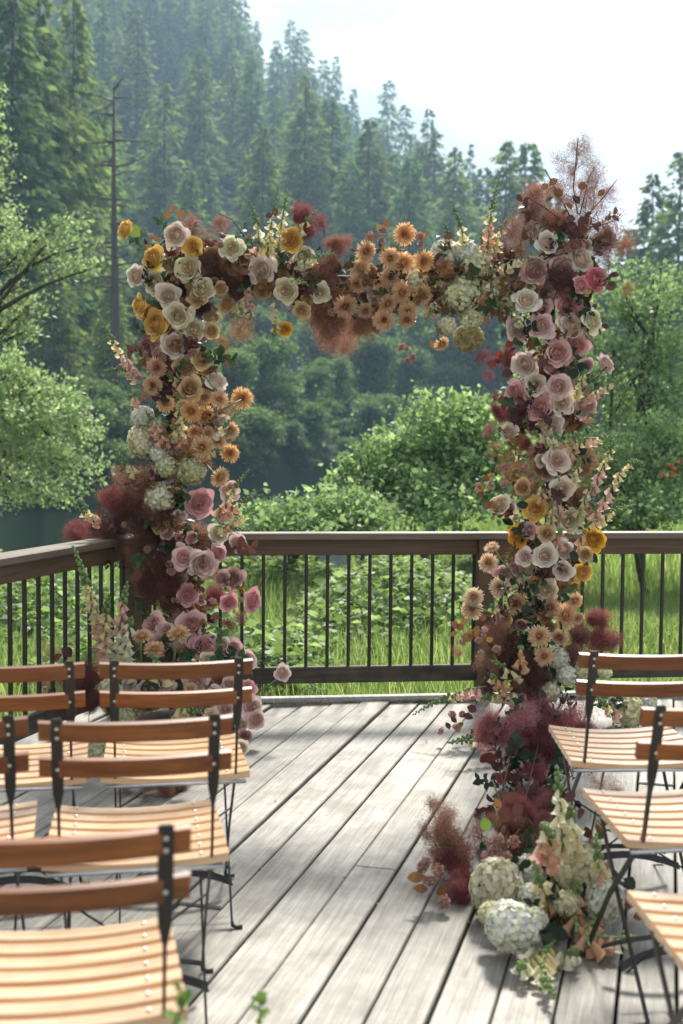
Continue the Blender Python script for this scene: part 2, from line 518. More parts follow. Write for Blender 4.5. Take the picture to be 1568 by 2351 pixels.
# ---------------------------------------------------------------- deck
RA = math.tan(R(7.0))
def back_y(x): return 6.53 + RA * (x - 0.13)
BD = R(15.3)
bvec = Vector((math.sin(BD), math.cos(BD), 0)); nvec = Vector((math.cos(BD), -math.sin(BD), 0))
deck = empty('deck', kind='structure')
CX, CY = -1.06, back_y(-1.06)
o_corner = Vector((CX, CY, 0)).dot(nvec)
PW, PITCHW = 0.1415, 0.1475
def far_t(o, off):
    # intersection of board edge with the line y = back_y(x) + off
    px, py = o * nvec.x, o * nvec.y
    return (6.53 + off + RA * (px - 0.13) - py) / (bvec.y - RA * bvec.x)
def plank(o0, o1, tn0, tn1, tf0, tf1, z):
    b = MB(); th, e = 0.036, 0.004
    mid = (o0 + o1) / 2; ln = (tn0 + tf0) / 2
    P = [(o0 - mid, tn0 - ln), (o1 - mid, tn1 - ln), (o1 - mid, tf1 - ln), (o0 - mid, tf0 - ln)]
    ins = [(1, 1), (-1, 1), (-1, -1), (1, -1)]
    # split lengthwise for slight warp
    top = [(x + sx * e, y + sy * e, 0) for (x, y), (sx, sy) in zip(P, ins)]
    sid = [(x, y, -e) for x, y in P]
    bot = [(x, y, -th) for x, y in P]
    vs = top + sid + bot
    fs = [(0, 1, 2, 3)] + [(4 + i, 4 + (i + 1) % 4, (i + 1) % 4, i) for i in range(4)] + [(8 + i, 8 + (i + 1) % 4, 4 + (i + 1) % 4, 4 + i) for i in range(4)]
    b.add(vs, fs, smooth=False)
    c = nvec * mid + bvec * ln
    b.build('plank', M['deck'], deck, loc=(c.x, c.y, z), rot=(random.uniform(-.003, .003), random.uniform(-.006, .006), -BD))
k = 0
o = o_corner - 0.19
while o < 5.2:
    o0, o1 = o, o + PW + random.uniform(-.002, .001)
    tf0, tf1 = far_t(o0, -0.145), far_t(o1, -0.145)
    tn = -3.0
    cuts = []
    if k % 3 == 1: cuts = [random.uniform(2.6, 5.6)]
    elif k % 3 == 2: cuts = [random.uniform(0.2, 2.5)]
    seg = [tn] + cuts + [None]
    for a, bb in zip(seg[:-1], seg[1:]):
        z = random.uniform(-0.0025, 0.0025)
        if bb is None: plank(o0, o1, a + .002, a + .002, tf0, tf1, z)
        else: plank(o0, o1, a + .002, a + .002, bb - .002, bb - .002, z)
    o += PITCHW; k += 1
# edge board along the back, and joists under the planks
RROT = Euler((0, 0, math.atan(RA))).to_matrix()
rdir = RROT @ Vector((1, 0, 0)); rnor = RROT @ Vector((0, 1, 0))
C0 = Vector((CX, CY, 0))
def on_rail(s, off=0, z=0): return C0 + rdir * s + rnor * off + Vector((0, 0, z))
eb = MB(); eb.box((0, 0, 0), (5.6, 0.145, 0.05), bev=0.006)
eb.build('edge_board', M['deck'], deck, loc=on_rail(2.6, -0.062, -0.008), rot=(0, 0, math.atan(RA)))
for i in range(9):
    jb = MB(); jb.box((0, 0, 0), (7.5, 0.045, 0.16))
    jb.build('joist', M['rail_old'], deck, loc=(1.6, 6.2 - i * 0.95, -0.125), rot=(0, 0, math.atan(RA)))
# beam line under the back edge hides nothing: open gap to the meadow below
fb = MB(); fb.box((0, 0, 0), (5.6, 0.04, 0.2), bev=0.004)
fb.build('rim_beam', M['rail_old'], deck, loc=on_rail(2.6, 0.0, -0.14), rot=(0, 0, math.atan(RA)))

# ---------------------------------------------------------------- railings
def railing(name, origin, direction, length, posts, label, s0=0.0, bstart=0.05):
    """posts: distances along the run; balusters every 0.1165 m between"""
    ang = math.atan2(direction.y, direction.x)
    root = empty(name, origin, ang, label=label, category='railing')
    def part(n, c, size, mat, bev=0.004):
        b = MB(); b.box((0, 0, 0), size, bev=bev)
        return b.build(n, mat, root, loc=c)
    part('cap_rail', (length / 2 + s0, 0, 0.896), (length, 0.14, 0.036), M['rail_cap'], 0.005)
    for a, bb in zip(posts[:-1], posts[1:]):
        L = bb - a - 0.092
        part('top_rail', ((a + bb) / 2, 0, 0.834), (L, 0.040, 0.086), M['rail'])
        part('bottom_rail', ((a + bb) / 2, 0, 0.133), (L, 0.042, 0.090), M['rail_old'], 0.006)
        n = int((L) / 0.1165)
        bs = MB(); bs.box((0, 0, 0), (0.0175, 0.0175, 0.63), bev=0.003)
        me = bs.mesh('baluster')
        for i in range(n + 1):
            s = a + 0.046 + (L - n * 0.1165) / 2 + i * 0.1165
            if s > a + 0.06 and s < bb - 0.06:
                put('baluster', me, M['black'], root, loc=(s, 0, 0.482))
    for p in posts:
        part('post', (p, 0, 0.428), (0.089, 0.089, 0.90), M['rail'], 0.004)
    return root
post_s = (W(1112, 1400, back_y(0.78)) - C0).dot(rdir)
railing('railing', C0, rdir, 5.3, [0.0, post_s, post_s + 1.82, post_s + 3.2],
        'brown wooden railing with black balusters running across behind the flower arch')
ldir = Vector((-math.sin(R(17.0)), -math.cos(R(17.0)), 0))
railing('railing', C0 + ldir * 0.004, ldir, 4.4, [0.14, 1.95, 3.8],
        'brown railing with black balusters running toward the viewer beside the river', s0=0.08)
# moss on the edge board
mb = MB()
for i in range(260):
    s = random.uniform(0.5, 2.6); 
    if random.random() < 0.5: s = random.gauss(1.55, 0.12)
    p = on_rail(s, -0.138 + random.gauss(0, 0.010), 0.006)
    r = random.uniform(0.003, 0.009)
    mb.sphere(p + Vector((0, 0, 0.004)), r, 5, 3, (1.4, 1, 0.6), random.random())
M['moss'] = mat_plain('moss', (0.16, 0.14, 0.03), 0.9, vary=0.5, nscale=60)
mb.build('moss', M['moss'], kind='stuff', label='yellow green moss along the back edge of the deck', category='moss')

# ================================================================ FOLIAGE GENERATORS
def unit(v): return v / np.maximum(np.linalg.norm(v, axis=1, keepdims=True), 1e-9)
def leaf_quads(P, D, L, Wd, g=None, droop=0.0):
    """diamond leaves: base P, direction D (unit), length L, width Wd; folded along the midrib"""
    g = g or rng
    n = len(P)
    D = unit(D + np.array([0, 0, -droop]))
    rnd = unit(g.normal(size=(n, 3)))
    Sd = unit(np.cross(D, rnd))
    N = np.cross(Sd, D)
    L = np.asarray(L).reshape(-1, 1) * np.ones((n, 1)); Wd = np.asarray(Wd).reshape(-1, 1) * np.ones((n, 1))
    a = P; c = P + D * L
    m = P + D * L * 0.45
    b = m + Sd * Wd * 0.5 + N * Wd * 0.18
    d = m - Sd * Wd * 0.5 + N * Wd * 0.18
    V = np.stack([a, b, c, d], 1).reshape(-1, 3)
    F = np.arange(4 * n).reshape(n, 4)
    return V, F

def bez(a, b, c, n):
    t = np.linspace(0, 1, n)[:, None]
    return (1 - t) ** 2 * a + 2 * (1 - t) * t * b + t ** 2 * c

def broadleaf(base, blobs, leaf, density, g, trunk_r=0.1, trunk_top=None, wispy=0.35, per=26, stems=1):
    """blobs: (centre, (rx,ry,rz)); returns trunk MB and leaf arrays. Leaves sit in clusters on twigs that grow from limbs."""
    tb = MB()
    base = np.array(base, float)
    top = np.array(trunk_top if trunk_top is not None else base + [0, 0, 1.0], float)
    mid = (base + top) / 2 + g.normal(size=3) * 0.08 * np.linalg.norm(top - base)
    if stems:
        pts = bez(base, mid, top, 7)
        tb.tube([Vector(p) for p in pts], list(np.linspace(trunk_r, trunk_r * 0.55, 7)), 7)
    AllP, AllD = [], []
    for c, r in blobs:
        c = np.array(c, float); r = np.array(r, float)
        vol = r[0] * r[1] * r[2]
        ntw = max(10, int(density * (vol ** (2 / 3)) * 60))
        st = base + (top - base) * g.uniform(0.55, 1.0)
        lp = bez(st, (st + c) / 2 + np.array([0, 0, 0.2 * np.linalg.norm(c - st)]) + g.normal(size=3) * 0.1, c, 7)
        tb.tube([Vector(p) for p in lp], list(np.linspace(trunk_r * 0.5, trunk_r * 0.12, 7)), 5)
        dirs = unit(g.normal(size=(ntw, 3)))
        dirs[:, 2] = np.abs(dirs[:, 2]) * np.where(g.random(ntw) < 0.8, 1, -1) * 0.9
        rad = g.uniform(0.35, 1.0, ntw) ** 0.6 * (1 + wispy * np.abs(g.normal(size=ntw)) * 0.55)
        tips = c + dirs * r * rad[:, None]
        for k in range(ntw):
            tip = tips[k]
            s0 = lp[int(g.integers(2, 7))]
            tw = bez(s0, (s0 + tip) / 2 + np.array([0, 0, .12 * np.linalg.norm(tip - s0)]), tip, 4)
            if k % 5 == 0:
                tb.tube([Vector(p) for p in tw], list(np.linspace(trunk_r * 0.10, trunk_r * 0.03, 4)), 3, cap=False)
            m = int(per * g.uniform(0.5, 1.4))
            u = g.uniform(0.0, 1.0, m)[:, None]
            dv = (tip - tw[2]); ln = np.linalg.norm(dv) + 1e-6; dv = dv / ln
            ext = leaf * g.uniform(5, 9)
            P = tip - dv * ext * u + g.normal(size=(m, 3)) * leaf * 1.25 * (0.35 + u)
            D = unit(dv * 0.6 + g.normal(size=(m, 3)) * 0.8 + np.array([0, 0, 0.15]))
            AllP.append(P); AllD.append(D)
    P = np.concatenate(AllP); D = np.concatenate(AllD)
    L = leaf * g.uniform(0.45, 1.4, len(P))
    V, F = leaf_quads(P, D, L, L * 0.62, g, 0.15)
    return tb, V, F

def conifer_mesh(g, H=30.0, Rm=4.2, whorls=46, per=7, spr=10, sl=0.9, open_=0.0, lo=0.06, droop=0.28, shape=0.85):
    """trunk and needle sprays of a conifer, height H, foot at the origin"""
    tb = MB()
    zz = np.linspace(0, H, 9)
    lean = np.cumsum(g.normal(size=(9, 2)) * 0.05, 0)
    pts = [Vector((lean[i, 0], lean[i, 1], zz[i])) for i in range(9)]
    tb.tube(pts, [H * 0.0085 * (1 - z / H) ** 0.8 + 0.02 for z in zz], 7)
    AP, AD, AL = [], [], []
    lobes = g.uniform(0, 6.28, 3)
    for w in range(whorls):
        f = lo + (1 - lo) * (w + g.uniform(-.4, .4)) / whorls
        f = min(max(f, lo * .8), 0.995)
        z = f * H
        env = ((1 - f) ** shape) * Rm * (1 + 0.18 * math.sin(w * 0.9 + lobes[0])) + 0.12
        if f < 0.25: env *= 0.55 + 1.8 * f
        n = max(3, int(per * (0.55 + 0.6 * (1 - f))))
        for b in range(n):
            if g.random() < open_: continue
            az = g.uniform(0, 6.283)
            L = env * g.uniform(0.55, 1.15)
            if g.random() < 0.07: L *= 1.3
            m = max(3, int(spr * (0.35 + L / Rm)))
            u = g.uniform(0.12, 1.0, m) ** 0.8
            up = 0.25 * (f - 0.35)
            r = u * L
            dz = r * up - droop * r * u + 0.10 * L * np.maximum(0, u - .75) * 3
            lat = g.normal(size=m) * 0.13 * L * (0.4 + u * 0.6)
            ca, sa = math.cos(az), math.sin(az)
            P = np.stack([ca * r - sa * lat, sa * r + ca * lat, z + dz + g.normal(size=m) * 0.12], 1)
            D = np.stack([ca + 0 * u - sa * lat * 1.2, sa + 0 * u + ca * lat * 1.2, -0.45 - 0.7 * g.random(m)], 1)
            AP.append(P); AD.append(unit(D + g.normal(size=(m, 3)) * 0.22)); AL.append(sl * g.uniform(0.55, 1.25, m) * (0.6 + 0.5 * (1 - f)))
            if w % 2 == 0 and L > 0.8:
                tb.tube([Vector((0, 0, z)), Vector((ca * L * .5, sa * L * .5, z + L * .5 * up - droop * L * .25)), Vector((ca * L * .92, sa * L * .92, z + L * .92 * up - droop * L * .8))],
                        [0.05, 0.03, 0.012], 3, cap=False)
    P = np.concatenate(AP); D = np.concatenate(AD); L = np.concatenate(AL)
    V, F = leaf_quads(P, D, L, L * 0.42, g)
    return tb.mesh('trunk'), fast_mesh('crown', V, F)

def tree_inst(name, pair, mats, loc, scale, rz, label, category, group=None, sxy=1.0):
    root = empty(name, loc, rz, label=label, category=category)
    if group: root['group'] = group
    put('trunk', pair[0], mats[0], root, scale=(scale * sxy, scale * sxy, scale))
    put('crown', pair[1], mats[1], root, scale=(scale * sxy, scale * sxy, scale))
    return root

# conifer prototypes: sparse for the hill, dense for the near bank
far_con = [conifer_mesh(np.random.default_rng(100 + i), 30, [4.6, 3.7, 5.2, 4.2, 4.4, 3.2][i], 44, 9, 12, 1.3, [0.06, 0.15, 0.05, 0.32, 0.12, 0.25][i], [.08, .1, .05, .2, .08, .3][i], [.30, .4, .25, .35, .2, .3][i], [0.85, 0.7, 1.0, 0.55, 0.75, 0.6][i]) for i in range(6)]
near_con = [conifer_mesh(np.random.default_rng(200 + i), 30, [4.6, 5.4, 4.4][i], 74, 10, 18, 0.92, [0.06, 0.05, 0.12][i], 0.10, 0.34, [0.62, 0.8, 0.6][i]) for i in range(3)]
CM = (M['bark'], M['conifer']); CL = (M['bark'], M['conifer_l'])

def ground_z(x, y): return float(terrain(x, y))
def place_con(px, ytop, d, protos, mats, label, name='conifer', category='tree', group=None, sxy=1.0, sink=0.4, k=None):
    p = W(px, ytop, d)
    gz = ground_z(p.x, d) - sink
    h = p.z - gz
    i = random.randrange(len(protos)) if k is None else k
    return tree_inst(name, protos[i], mats, (p.x, d, gz), h / 30.0, random.uniform(0, 6.28), label, category, group, sxy)

# hillside forest
g = np.random.default_rng(5)
pts = []
tries = 0
while len(pts) < 240 and tries < 20000:
    tries += 1
    y = g.uniform(170, 415)
    x = g.uniform(-0.31, 0.30) * y * 1.05
    if any((x - q[0]) ** 2 + (y - q[1]) ** 2 < (7.0 + y * 0.012) ** 2 for q in pts): continue
    pts.append((x, y))
for x, y in pts:
    gz = ground_z(x, y) - 0.5
    h = g.uniform(15, 33)
    tree_inst('conifer', far_con[int(g.integers(6))], CM if g.random() < 0.6 else CL, (x, y, gz), h / 30, g.uniform(0, 6.28),
              'hazy blue green conifer among many covering the steep far hillside', 'tree', 'conifers on the hazy hillside', g.uniform(1.15, 1.7))
# the ridge's dense shoulder
for i in range(34):
    px = g.uniform(330, 560); d = g.uniform(300, 400)
    x = (px - 784) / FPX * d
    tree_inst('conifer', far_con[int(g.integers(6))], CM if g.random() < 0.6 else CL, (x, d, ground_z(x, d) - .5), g.uniform(22, 34) / 30, g.uniform(0, 6.28),
              'hazy blue green conifer among many covering the steep far hillside', 'tree', 'conifers on the hazy hillside', g.uniform(1.2, 1.7))
# skyline trees
for px, yt, d, lab in [(470, -40, 385, 'hazy conifer crossing the top picture edge on the high ridge'), (415, -60, 390, 'hazy conifer rising out of the top of the picture over the ridge'), (505, -5, 380, 'hazy conifer whose tip touches the top picture edge'), (548, 25, 395, 'slim hazy conifer on the skyline just left of its tall neighbours'),
                       (590, 45, 398, 'pointed hazy conifer on the skyline between two gaps of sky'),
                       (668, 42, 400, 'tall open topped hazy conifer standing clear on the ridge against the sky'),
                       (772, 128, 392, 'narrow hazy conifer on the skyline above the arch centre'),
                       (812, 200, 380, 'small hazy conifer low on the descending skyline'),
                       (893, 178, 340, 'broad hazy conifer peak standing out on the descending ridge'),
                       (930, 235, 330, 'narrow hazy spire beside the broad ridge peak'),
                       (985, 240, 300, 'hazy conifer spire farther down the ridge toward open sky'),
                       (1078, 328, 280, 'last small hazy conifer where the ridge meets the sky')]:
    place_con(px, yt, d, far_con, CM, lab, k=3 if px in (668, 893) else None, sxy=1.05)
# middle row in the valley
for px, yt, d, lab in [(435, 388, 150, 'small light green conifer standing alone in the blue haze'),
                       (605, 288, 160, 'dark conical conifer left of the tallest valley spruces'),
                       (700, 172, 185, 'tallest green spruce rising behind the arch top'),
                       (757, 222, 195, 'slender green spruce close beside the tallest one'),
                       (848, 270, 180, 'wide green spruce above the middle of the arch'),
                       (905, 350, 205, 'half hidden green spruce right of the wide one'),
                       (945, 355, 170, 'shorter olive spruce above the white hydrangeas'),
                       (1000, 300, 215, 'thin grey green spruce behind the foxglove spires'),
                       (1045, 335, 180, 'open branched conifer with sky showing through its top'),
                       (1112, 380, 190, 'low rounded conifer beneath the open sky'),
                       (1165, 320, 150, 'ragged double topped conifer left of the rust plume'),
                       (1215, 322, 155, 'ragged open conifer right beside the rust plume'),
                       (1270, 430, 170, 'conifer hidden behind the rust coloured plume')]:
    place_con(px, yt, d, near_con, CL if (px // 5) % 3 else CM, lab, sxy=1.35)
# tall conifers on the left bank
for px, yt, d, k, lab, sx in [(92, -60, 92, 1, 'tall dark trunked conifer near the picture edge with heavy drooping boughs', 1.0),
                          (165, -25, 98, 2, 'tall conifer with thin straight trunk and olive hanging foliage', 0.9),
                          (20, -120, 86, 0, 'tall conifer cut by the picture edge behind the bright alder', 1.1),
                          (232, 250, 112, 0, 'mid height conifer beside the dead snag', 0.95),
                          (330, 520, 100, 1, 'dark low conifer to the right of the dead snag', 1.2),
                          (120, 500, 80, 1, 'dark broad conifer above the river behind the alder', 1.15),
                          (255, 620, 78, 2, 'dark lower conifer directly above the river bend', 1.3),
                          (400, 620, 96, 0, 'dark conifer filling the gap behind the yellow roses', 1.3)]:
    place_con(px, yt, d, near_con, CL if k == 1 or k == 2 else CM, lab, k=k, sxy=sx)
# dead snag
sn = empty('dead_tree', W(265, 1060, 74), label='bare dead conifer snag with spreading leafless branches', category='tree')
sn.location.z = ground_z(sn.location.x, 74) - 0.3
tipz = W(265, 190, 74).z - sn.location.z
tb = MB(); tb.tube([(0, 0, 0), (0.05, 0, tipz * .35), (-0.05, 0, tipz * .7), (0, 0, tipz)], [0.36, 0.27, 0.16, 0.05], 8)
tb.build('trunk', M['bark'], sn)
gg = random.Random(3)
for i in range(34):
    z = tipz * gg.uniform(0.42, 0.99); az = gg.choice([0, math.pi]) + gg.uniform(-1.1, 1.1); L = gg.uniform(1.3, 3.6) * (1.25 - z / tipz * 0.6)
    b = MB(); c, s = math.cos(az), math.sin(az); u = gg.uniform(-0.1, 0.35)
    b.tube([(0, 0, z), (c * L * .5, s * L * .5, z + u * L * .4), (c * L, s * L, z + u * L)], [0.10, 0.06, 0.02], 4)
    for q in range(3):
        t = gg.uniform(.4, .9); l2 = L * 0.3
        b.tube([(c * L * t, s * L * t, z + u * L * t), (c * L * t + gg.uniform(-1, 1) * l2, s * L * t + gg.uniform(-1, 1) * l2, z + u * L * t + gg.uniform(-.3, .4) * l2)], [0.035, 0.012], 3)
    b.build('branch', M['bark_pale'] if i % 3 == 0 else M['bark'], sn)
# right-hand far trees
for px, yt, d, k, lab in [(1500, 395, 120, 1, 'open conifer at the picture edge beyond the pink roses'),
                          (1562, 345, 112, 2, 'dark conifer cut by the picture edge high above the railing'),
                          (1440, 520, 140, 0, 'low hazy conifer just past the rust plume'),
                          (1335, 500, 190, 1, 'faint conifer seen through the rust plume'),
                          (1610, 420, 118, 0, 'conifer at the far picture edge behind another')]:
    place_con(px, yt, d, near_con, CM, lab, k=k, sxy=1.25)

# river-bank broadleaf trees (shared prototypes)
bank_p = []
for i in range(3):
    gb = np.random.default_rng(300 + i)
    bl = []
    for q in range(13):
        a = gb.uniform(0, 6.28); rr = gb.uniform(0.2, 2.9); zc = gb.uniform(2.2, 8.6)
        k = 1.0 - 0.45 * (zc - 2) / 7
        bl.append(((math.cos(a) * rr * k, math.sin(a) * rr * k, zc), (gb.uniform(1.0, 1.7), gb.uniform(1.0, 1.7), gb.uniform(0.8, 1.3))))
    t_, V, F = broadleaf((0, 0, 0), bl, 0.26, 0.55, gb, 0.18, (0.2, 0, 6.0), per=26)
    bank_p.append((t_.mesh('trunk'), fast_mesh('crown', V, F)))
gb = np.random.default_rng(77)
for px, yt, d, lab in [(350, 880, 80, 'dark green bank tree just right of the river view'), (430, 800, 92, 'dark bank tree behind the peach chrysanthemums'),
                       (520, 800, 95, 'dark bank tree inside the arch close to its flower column'), (610, 770, 100, 'dark rounded bank tree under the rust fringe'),
                       (700, 830, 98, 'shaded bank tree under the middle of the arch'), (680, 915, 90, 'lighter small bank tree low over the water'),
                       (780, 810, 108, 'shaded bank tree right of the arch middle'), (860, 760, 104, 'pale leaved big tree standing out against the dark bank'),
                       (930, 790, 112, 'dark bank tree beside the pale leaved one'), (1010, 740, 118, 'dark bank tree under the white hydrangeas'),
                       (1080, 730, 112, 'dark bank tree next to the pink rose column'), (1150, 760, 120, 'dark bank tree behind the pink rose column'),
                       (470, 940, 86, 'low dark shrubby tree at the waterline'), (560, 960, 90, 'low dark tree overhanging the waterline'),
                       (770, 960, 96, 'low dark tree above the bright bush tip'), (880, 930, 102, 'low dark tree behind the bright bush'),
                       (1000, 880, 108, 'low dark tree beyond the bright bush top'), (180, 900, 76, 'dark tree over the river behind the alder leaves'),
                       (80, 940, 74, 'dark tree over the river at the picture edge'), (265, 950, 77, 'dark low tree where river meets bank'),
                       (1250, 690, 120, 'dark tree beyond the right flower column'), (1340, 660, 125, 'dark tree above the sunlit saplings'),
                       (1430, 640, 118, 'dark tree between saplings and hazy conifers'), (1520, 620, 122, 'dark tree at the picture edge above the saplings'),
                       (640, 1040, 86, 'small bush on the brown river bank'), (400, 1020, 78, 'small bush at the water behind the flower column'),
                       (730, 720, 135, 'taller dark tree far back under the arch'), (600, 700, 130, 'taller dark tree far back behind the rust fringe'),
                       (480, 690, 125, 'taller dark tree far back near the yellow roses'), (950, 690, 140, 'taller dark tree far back under the hydrangeas'),
                       (840, 680, 145, 'tall dark tree far back in the arch middle'), (1080, 650, 140, 'tall dark tree far back by the foxglove spires')]:
    kx = (px - 784) / FPX
    if d < 128 and px < 1200: d = (94.5 + (d - 74) * .45) / (1 - 2.1 * min(kx, .12))
    p = W(px, yt, d); gz = ground_z(p.x, d) - 0.2
    h = max(2.0, p.z - gz)
    tree_inst('broadleaf_tree', bank_p[int(gb.integers(3))], (M['bark'], M['shrub'] if px == 860 else M['bank']), (p.x, d, gz), h / 9.6, gb.uniform(0, 6.28), lab, 'tree',
              sxy=min(1.7, max(1.15, 9 / h)))

# shrubs along the far waterline
for i in range(26):
    px = 215 + i * 36 + gb.uniform(-9, 9); kx = (px - 784) / FPX
    d = (94.5 + gb.uniform(1.0, 5.0)) / (1 - 2.1 * kx)
    x = kx * d; h = gb.uniform(3.0, 6.5)
    tree_inst('bank_shrub', bank_p[int(gb.integers(3))], (M['bark'], M['bank']), (x, d, ground_z(x, d) - 1.2), h / 9.6, gb.uniform(0, 6.28),
              'low dark green shrub, one of a row overhanging the far waterline', 'shrub', 'shrubs along the far waterline', 1.6)

# ---------------------------------------------------------------- near trees and shrubs
def leafy(name, label, category, base, blobs_px, leaf, density, mat, seed, trunk_r, top_px, per=26, bark='bark', extra_stems=()):
    """blobs_px: (px, py, depth, rx_px, ry_px, rdepth)"""
    g = np.random.default_rng(seed)
    bl = []
    for px, py, d, rx, ry, rd in blobs_px:
        c = W(px, py, d); s = FPX / d
        bl.append((tuple(c), (rx / s, rd, ry / s)))
    tp = W(*top_px)
    tb, V, F = broadleaf(tuple(base), bl, leaf, density, g, trunk_r, tuple(tp), per=per)
    for (a, b, c, r) in extra_stems:
        tb.tube([W(*a), W(*b), W(*c)], [r, r * .75, r * .45], 6)
    b0 = Vector(base)
    root = empty(name, b0, label=label, category=category)
    tb.v = [tuple(Vector(p) - b0) for p in tb.v]
    tb.build('trunk', M[bark], root)
    put('crown', fast_mesh('crown', V - np.array(b0), F), M[mat], root)
    return root
def gp(x, y): return (x, y, ground_z(x, y) - 0.05)
# alder on the left river edge: two tiers of boughs
leafy('alder_tree', 'bright backlit alder with leafy boughs reaching in over the river', 'tree', gp(-6.6, 19),
      [(20, 1060, 18.5, 150, 95, 1.0), (110, 1000, 18, 120, 110, 0.9), (170, 1080, 18.2, 90, 60, 0.7), (60, 910, 18.5, 100, 85, 0.9), (150, 930, 18.5, 60, 50, 0.5),
       (20, 860, 18, 70, 60, 0.8), (20, 1150, 18.4, 90, 35, 0.8), (120, 1145, 18.4, 80, 30, 0.6), (200, 1010, 18.0, 50, 35, 0.4), (40, 990, 17.6, 110, 80, 0.7)],
      0.072, 1.9, 'alder', 41, 0.13, (-60, 800, 19), per=30)
leafy('alder_tree', 'upper alder bough arching out above the river toward the yellow roses', 'tree', gp(-6.9, 17.2),
      [(30, 590, 17, 90, 45, 0.7), (110, 560, 16.6, 90, 50, 0.6), (180, 570, 16.5, 70, 45, 0.5), (150, 520, 16.6, 60, 30, 0.4), (205, 620, 16.4, 40, 35, 0.3),
       (20, 690, 17, 60, 60, 0.6), (75, 700, 17, 50, 45, 0.4), (10, 520, 17, 50, 50, 0.6), (60, 760, 17, 50, 30, 0.4)],
      0.070, 1.5, 'alder', 42, 0.10, (-40, 560, 17), per=28)
leafy('alder_tree', 'thin sunlit alder tips at the picture edge high above the river', 'tree', gp(-7.6, 21),
      [(5, 440, 20, 45, 60, 0.5), (0, 330, 20, 35, 60, 0.5), (-20, 230, 20, 50, 50, 0.5), (25, 480, 20, 45, 25, 0.4)],
      0.070, 1.4, 'alder', 43, 0.09, (-70, 420, 20.5), per=24)
# bright shrub inside the arch
leafy('shrub', 'big sunlit shrub filling the lower right of the arch opening', 'shrub', gp(1.0, 15.5),
      [(1000, 1090, 15.0, 110, 80, 0.9), (1080, 1060, 15.2, 100, 85, 0.9), (930, 1120, 14.6, 90, 70, 0.8), (1040, 990, 15.2, 80, 60, 0.7), (980, 940, 15.2, 45, 45, 0.4),
       (880, 1050, 15.0, 60, 60, 0.5), (1120, 1130, 14.8, 90, 80, 0.8), (1000, 1180, 14.2, 140, 60, 0.9), (830, 1100, 14.8, 60, 65, 0.6), (1130, 1000, 15.4, 70, 70, 0.6), (950, 1030, 15.0, 90, 75, 0.7), (900, 1000, 15.0, 45, 45, .4), (1040, 930, 15.2, 50, 35, .4), (1100, 950, 15.4, 60, 45, .5), (770, 1150, 14.4, 70, 50, .6), (1180, 1060, 15.2, 80, 90, .8)],
      0.088, 2.6, 'shrub', 51, 0.07, (1010, 1120, 15.2), per=28)
leafy('shrub', 'low bright shrub just over the railing near the flower column base', 'shrub', gp(-0.9, 13.5),
      [(640, 1190, 13.2, 90, 40, 0.7), (740, 1180, 13.4, 100, 50, 0.7), (830, 1160, 13.6, 80, 50, 0.7), (560, 1210, 13, 80, 35, 0.6), (700, 1220, 12.8, 140, 45, 0.7), (850, 1200, 13.2, 100, 50, 0.6)],
      0.082, 3.0, 'shrub', 52, 0.05, (720, 1210, 13.4), per=30)
leafy('shrub', 'thin leafy shoots rising from the shrub at the arch opening', 'shrub', gp(0.2, 14.6),
      [(825, 1030, 14.5, 22, 40, 0.2), (795, 1075, 14.5, 30, 35, 0.2), (775, 1120, 14.4, 30, 40, 0.25), (860, 1010, 14.5, 20, 25, 0.2), (960, 920, 14.8, 30, 25, 0.2), (1010, 940, 14.8, 40, 22, 0.2)],
      0.066, 3.0, 'shrub', 53, 0.03, (850, 1120, 14.5), per=16)
# saplings at the right
leafy('sapling', 'sunlit multi stemmed sapling with dark crooked trunk at the picture edge', 'tree', gp(4.3, 17),
      [(1450, 720, 17, 90, 70, 0.8), (1530, 690, 17, 80, 70, 0.8), (1400, 800, 16.6, 80, 70, 0.7), (1500, 830, 17, 100, 80, 0.8), (1560, 800, 17.5, 70, 90, 0.8), (1440, 920, 16.6, 90, 70, 0.7),
       (1540, 950, 17, 80, 80, 0.8), (1400, 640, 17.5, 40, 40, 0.4), (1500, 620, 17.5, 80, 45, 0.5), (1390, 1000, 16.6, 70, 60, 0.6), (1560, 650, 18, 60, 60, .7), (1420, 700, 17.4, 70, 60, .6), (1560, 900, 17.6, 60, 80, .7), (1480, 980, 17.2, 90, 80, .7), (1390, 880, 17, 70, 80, .6)],
      0.078, 1.35, 'shrub', 61, 0.05, (1500, 780, 17), per=22,
      extra_stems=[((1440, 1215, 16.8), (1462, 1000, 16.8), (1480, 760, 16.8), 0.045), ((1500, 1215, 17), (1490, 1000, 17), (1475, 860, 17), 0.05), ((1560, 1120, 17), (1510, 1010, 17), (1482, 990, 17), 0.035),
                   ((1385, 1215, 16.6), (1400, 1000, 16.6), (1410, 800, 16.6), 0.03), ((1475, 860, 17), (1510, 700, 17), (1520, 600, 17.2), 0.03), ((1480, 760, 16.8), (1440, 690, 16.8), (1420, 610, 17), 0.022)])
leafy('shrub', 'green thicket beneath the sapling behind the railing', 'shrub', gp(4.0, 15.5),
      [(1430, 1120, 15.2, 90, 60, 0.8), (1530, 1100, 15.4, 90, 80, 0.8), (1380, 1180, 15, 90, 45, 0.7), (1480, 1180, 14.8, 110, 50, 0.8), (1560, 1190, 15, 70, 50, 0.7), (1340, 1090, 15.2, 70, 70, 0.6), (1500, 1010, 15.8, 110, 70, .8), (1400, 1060, 15.5, 90, 70, .7), (1560, 1050, 15.6, 70, 80, .8), (1260, 1150, 15, 90, 70, .8)],
      0.075, 3.0, 'shrub', 62, 0.05, (1450, 1150, 15.2), per=26)
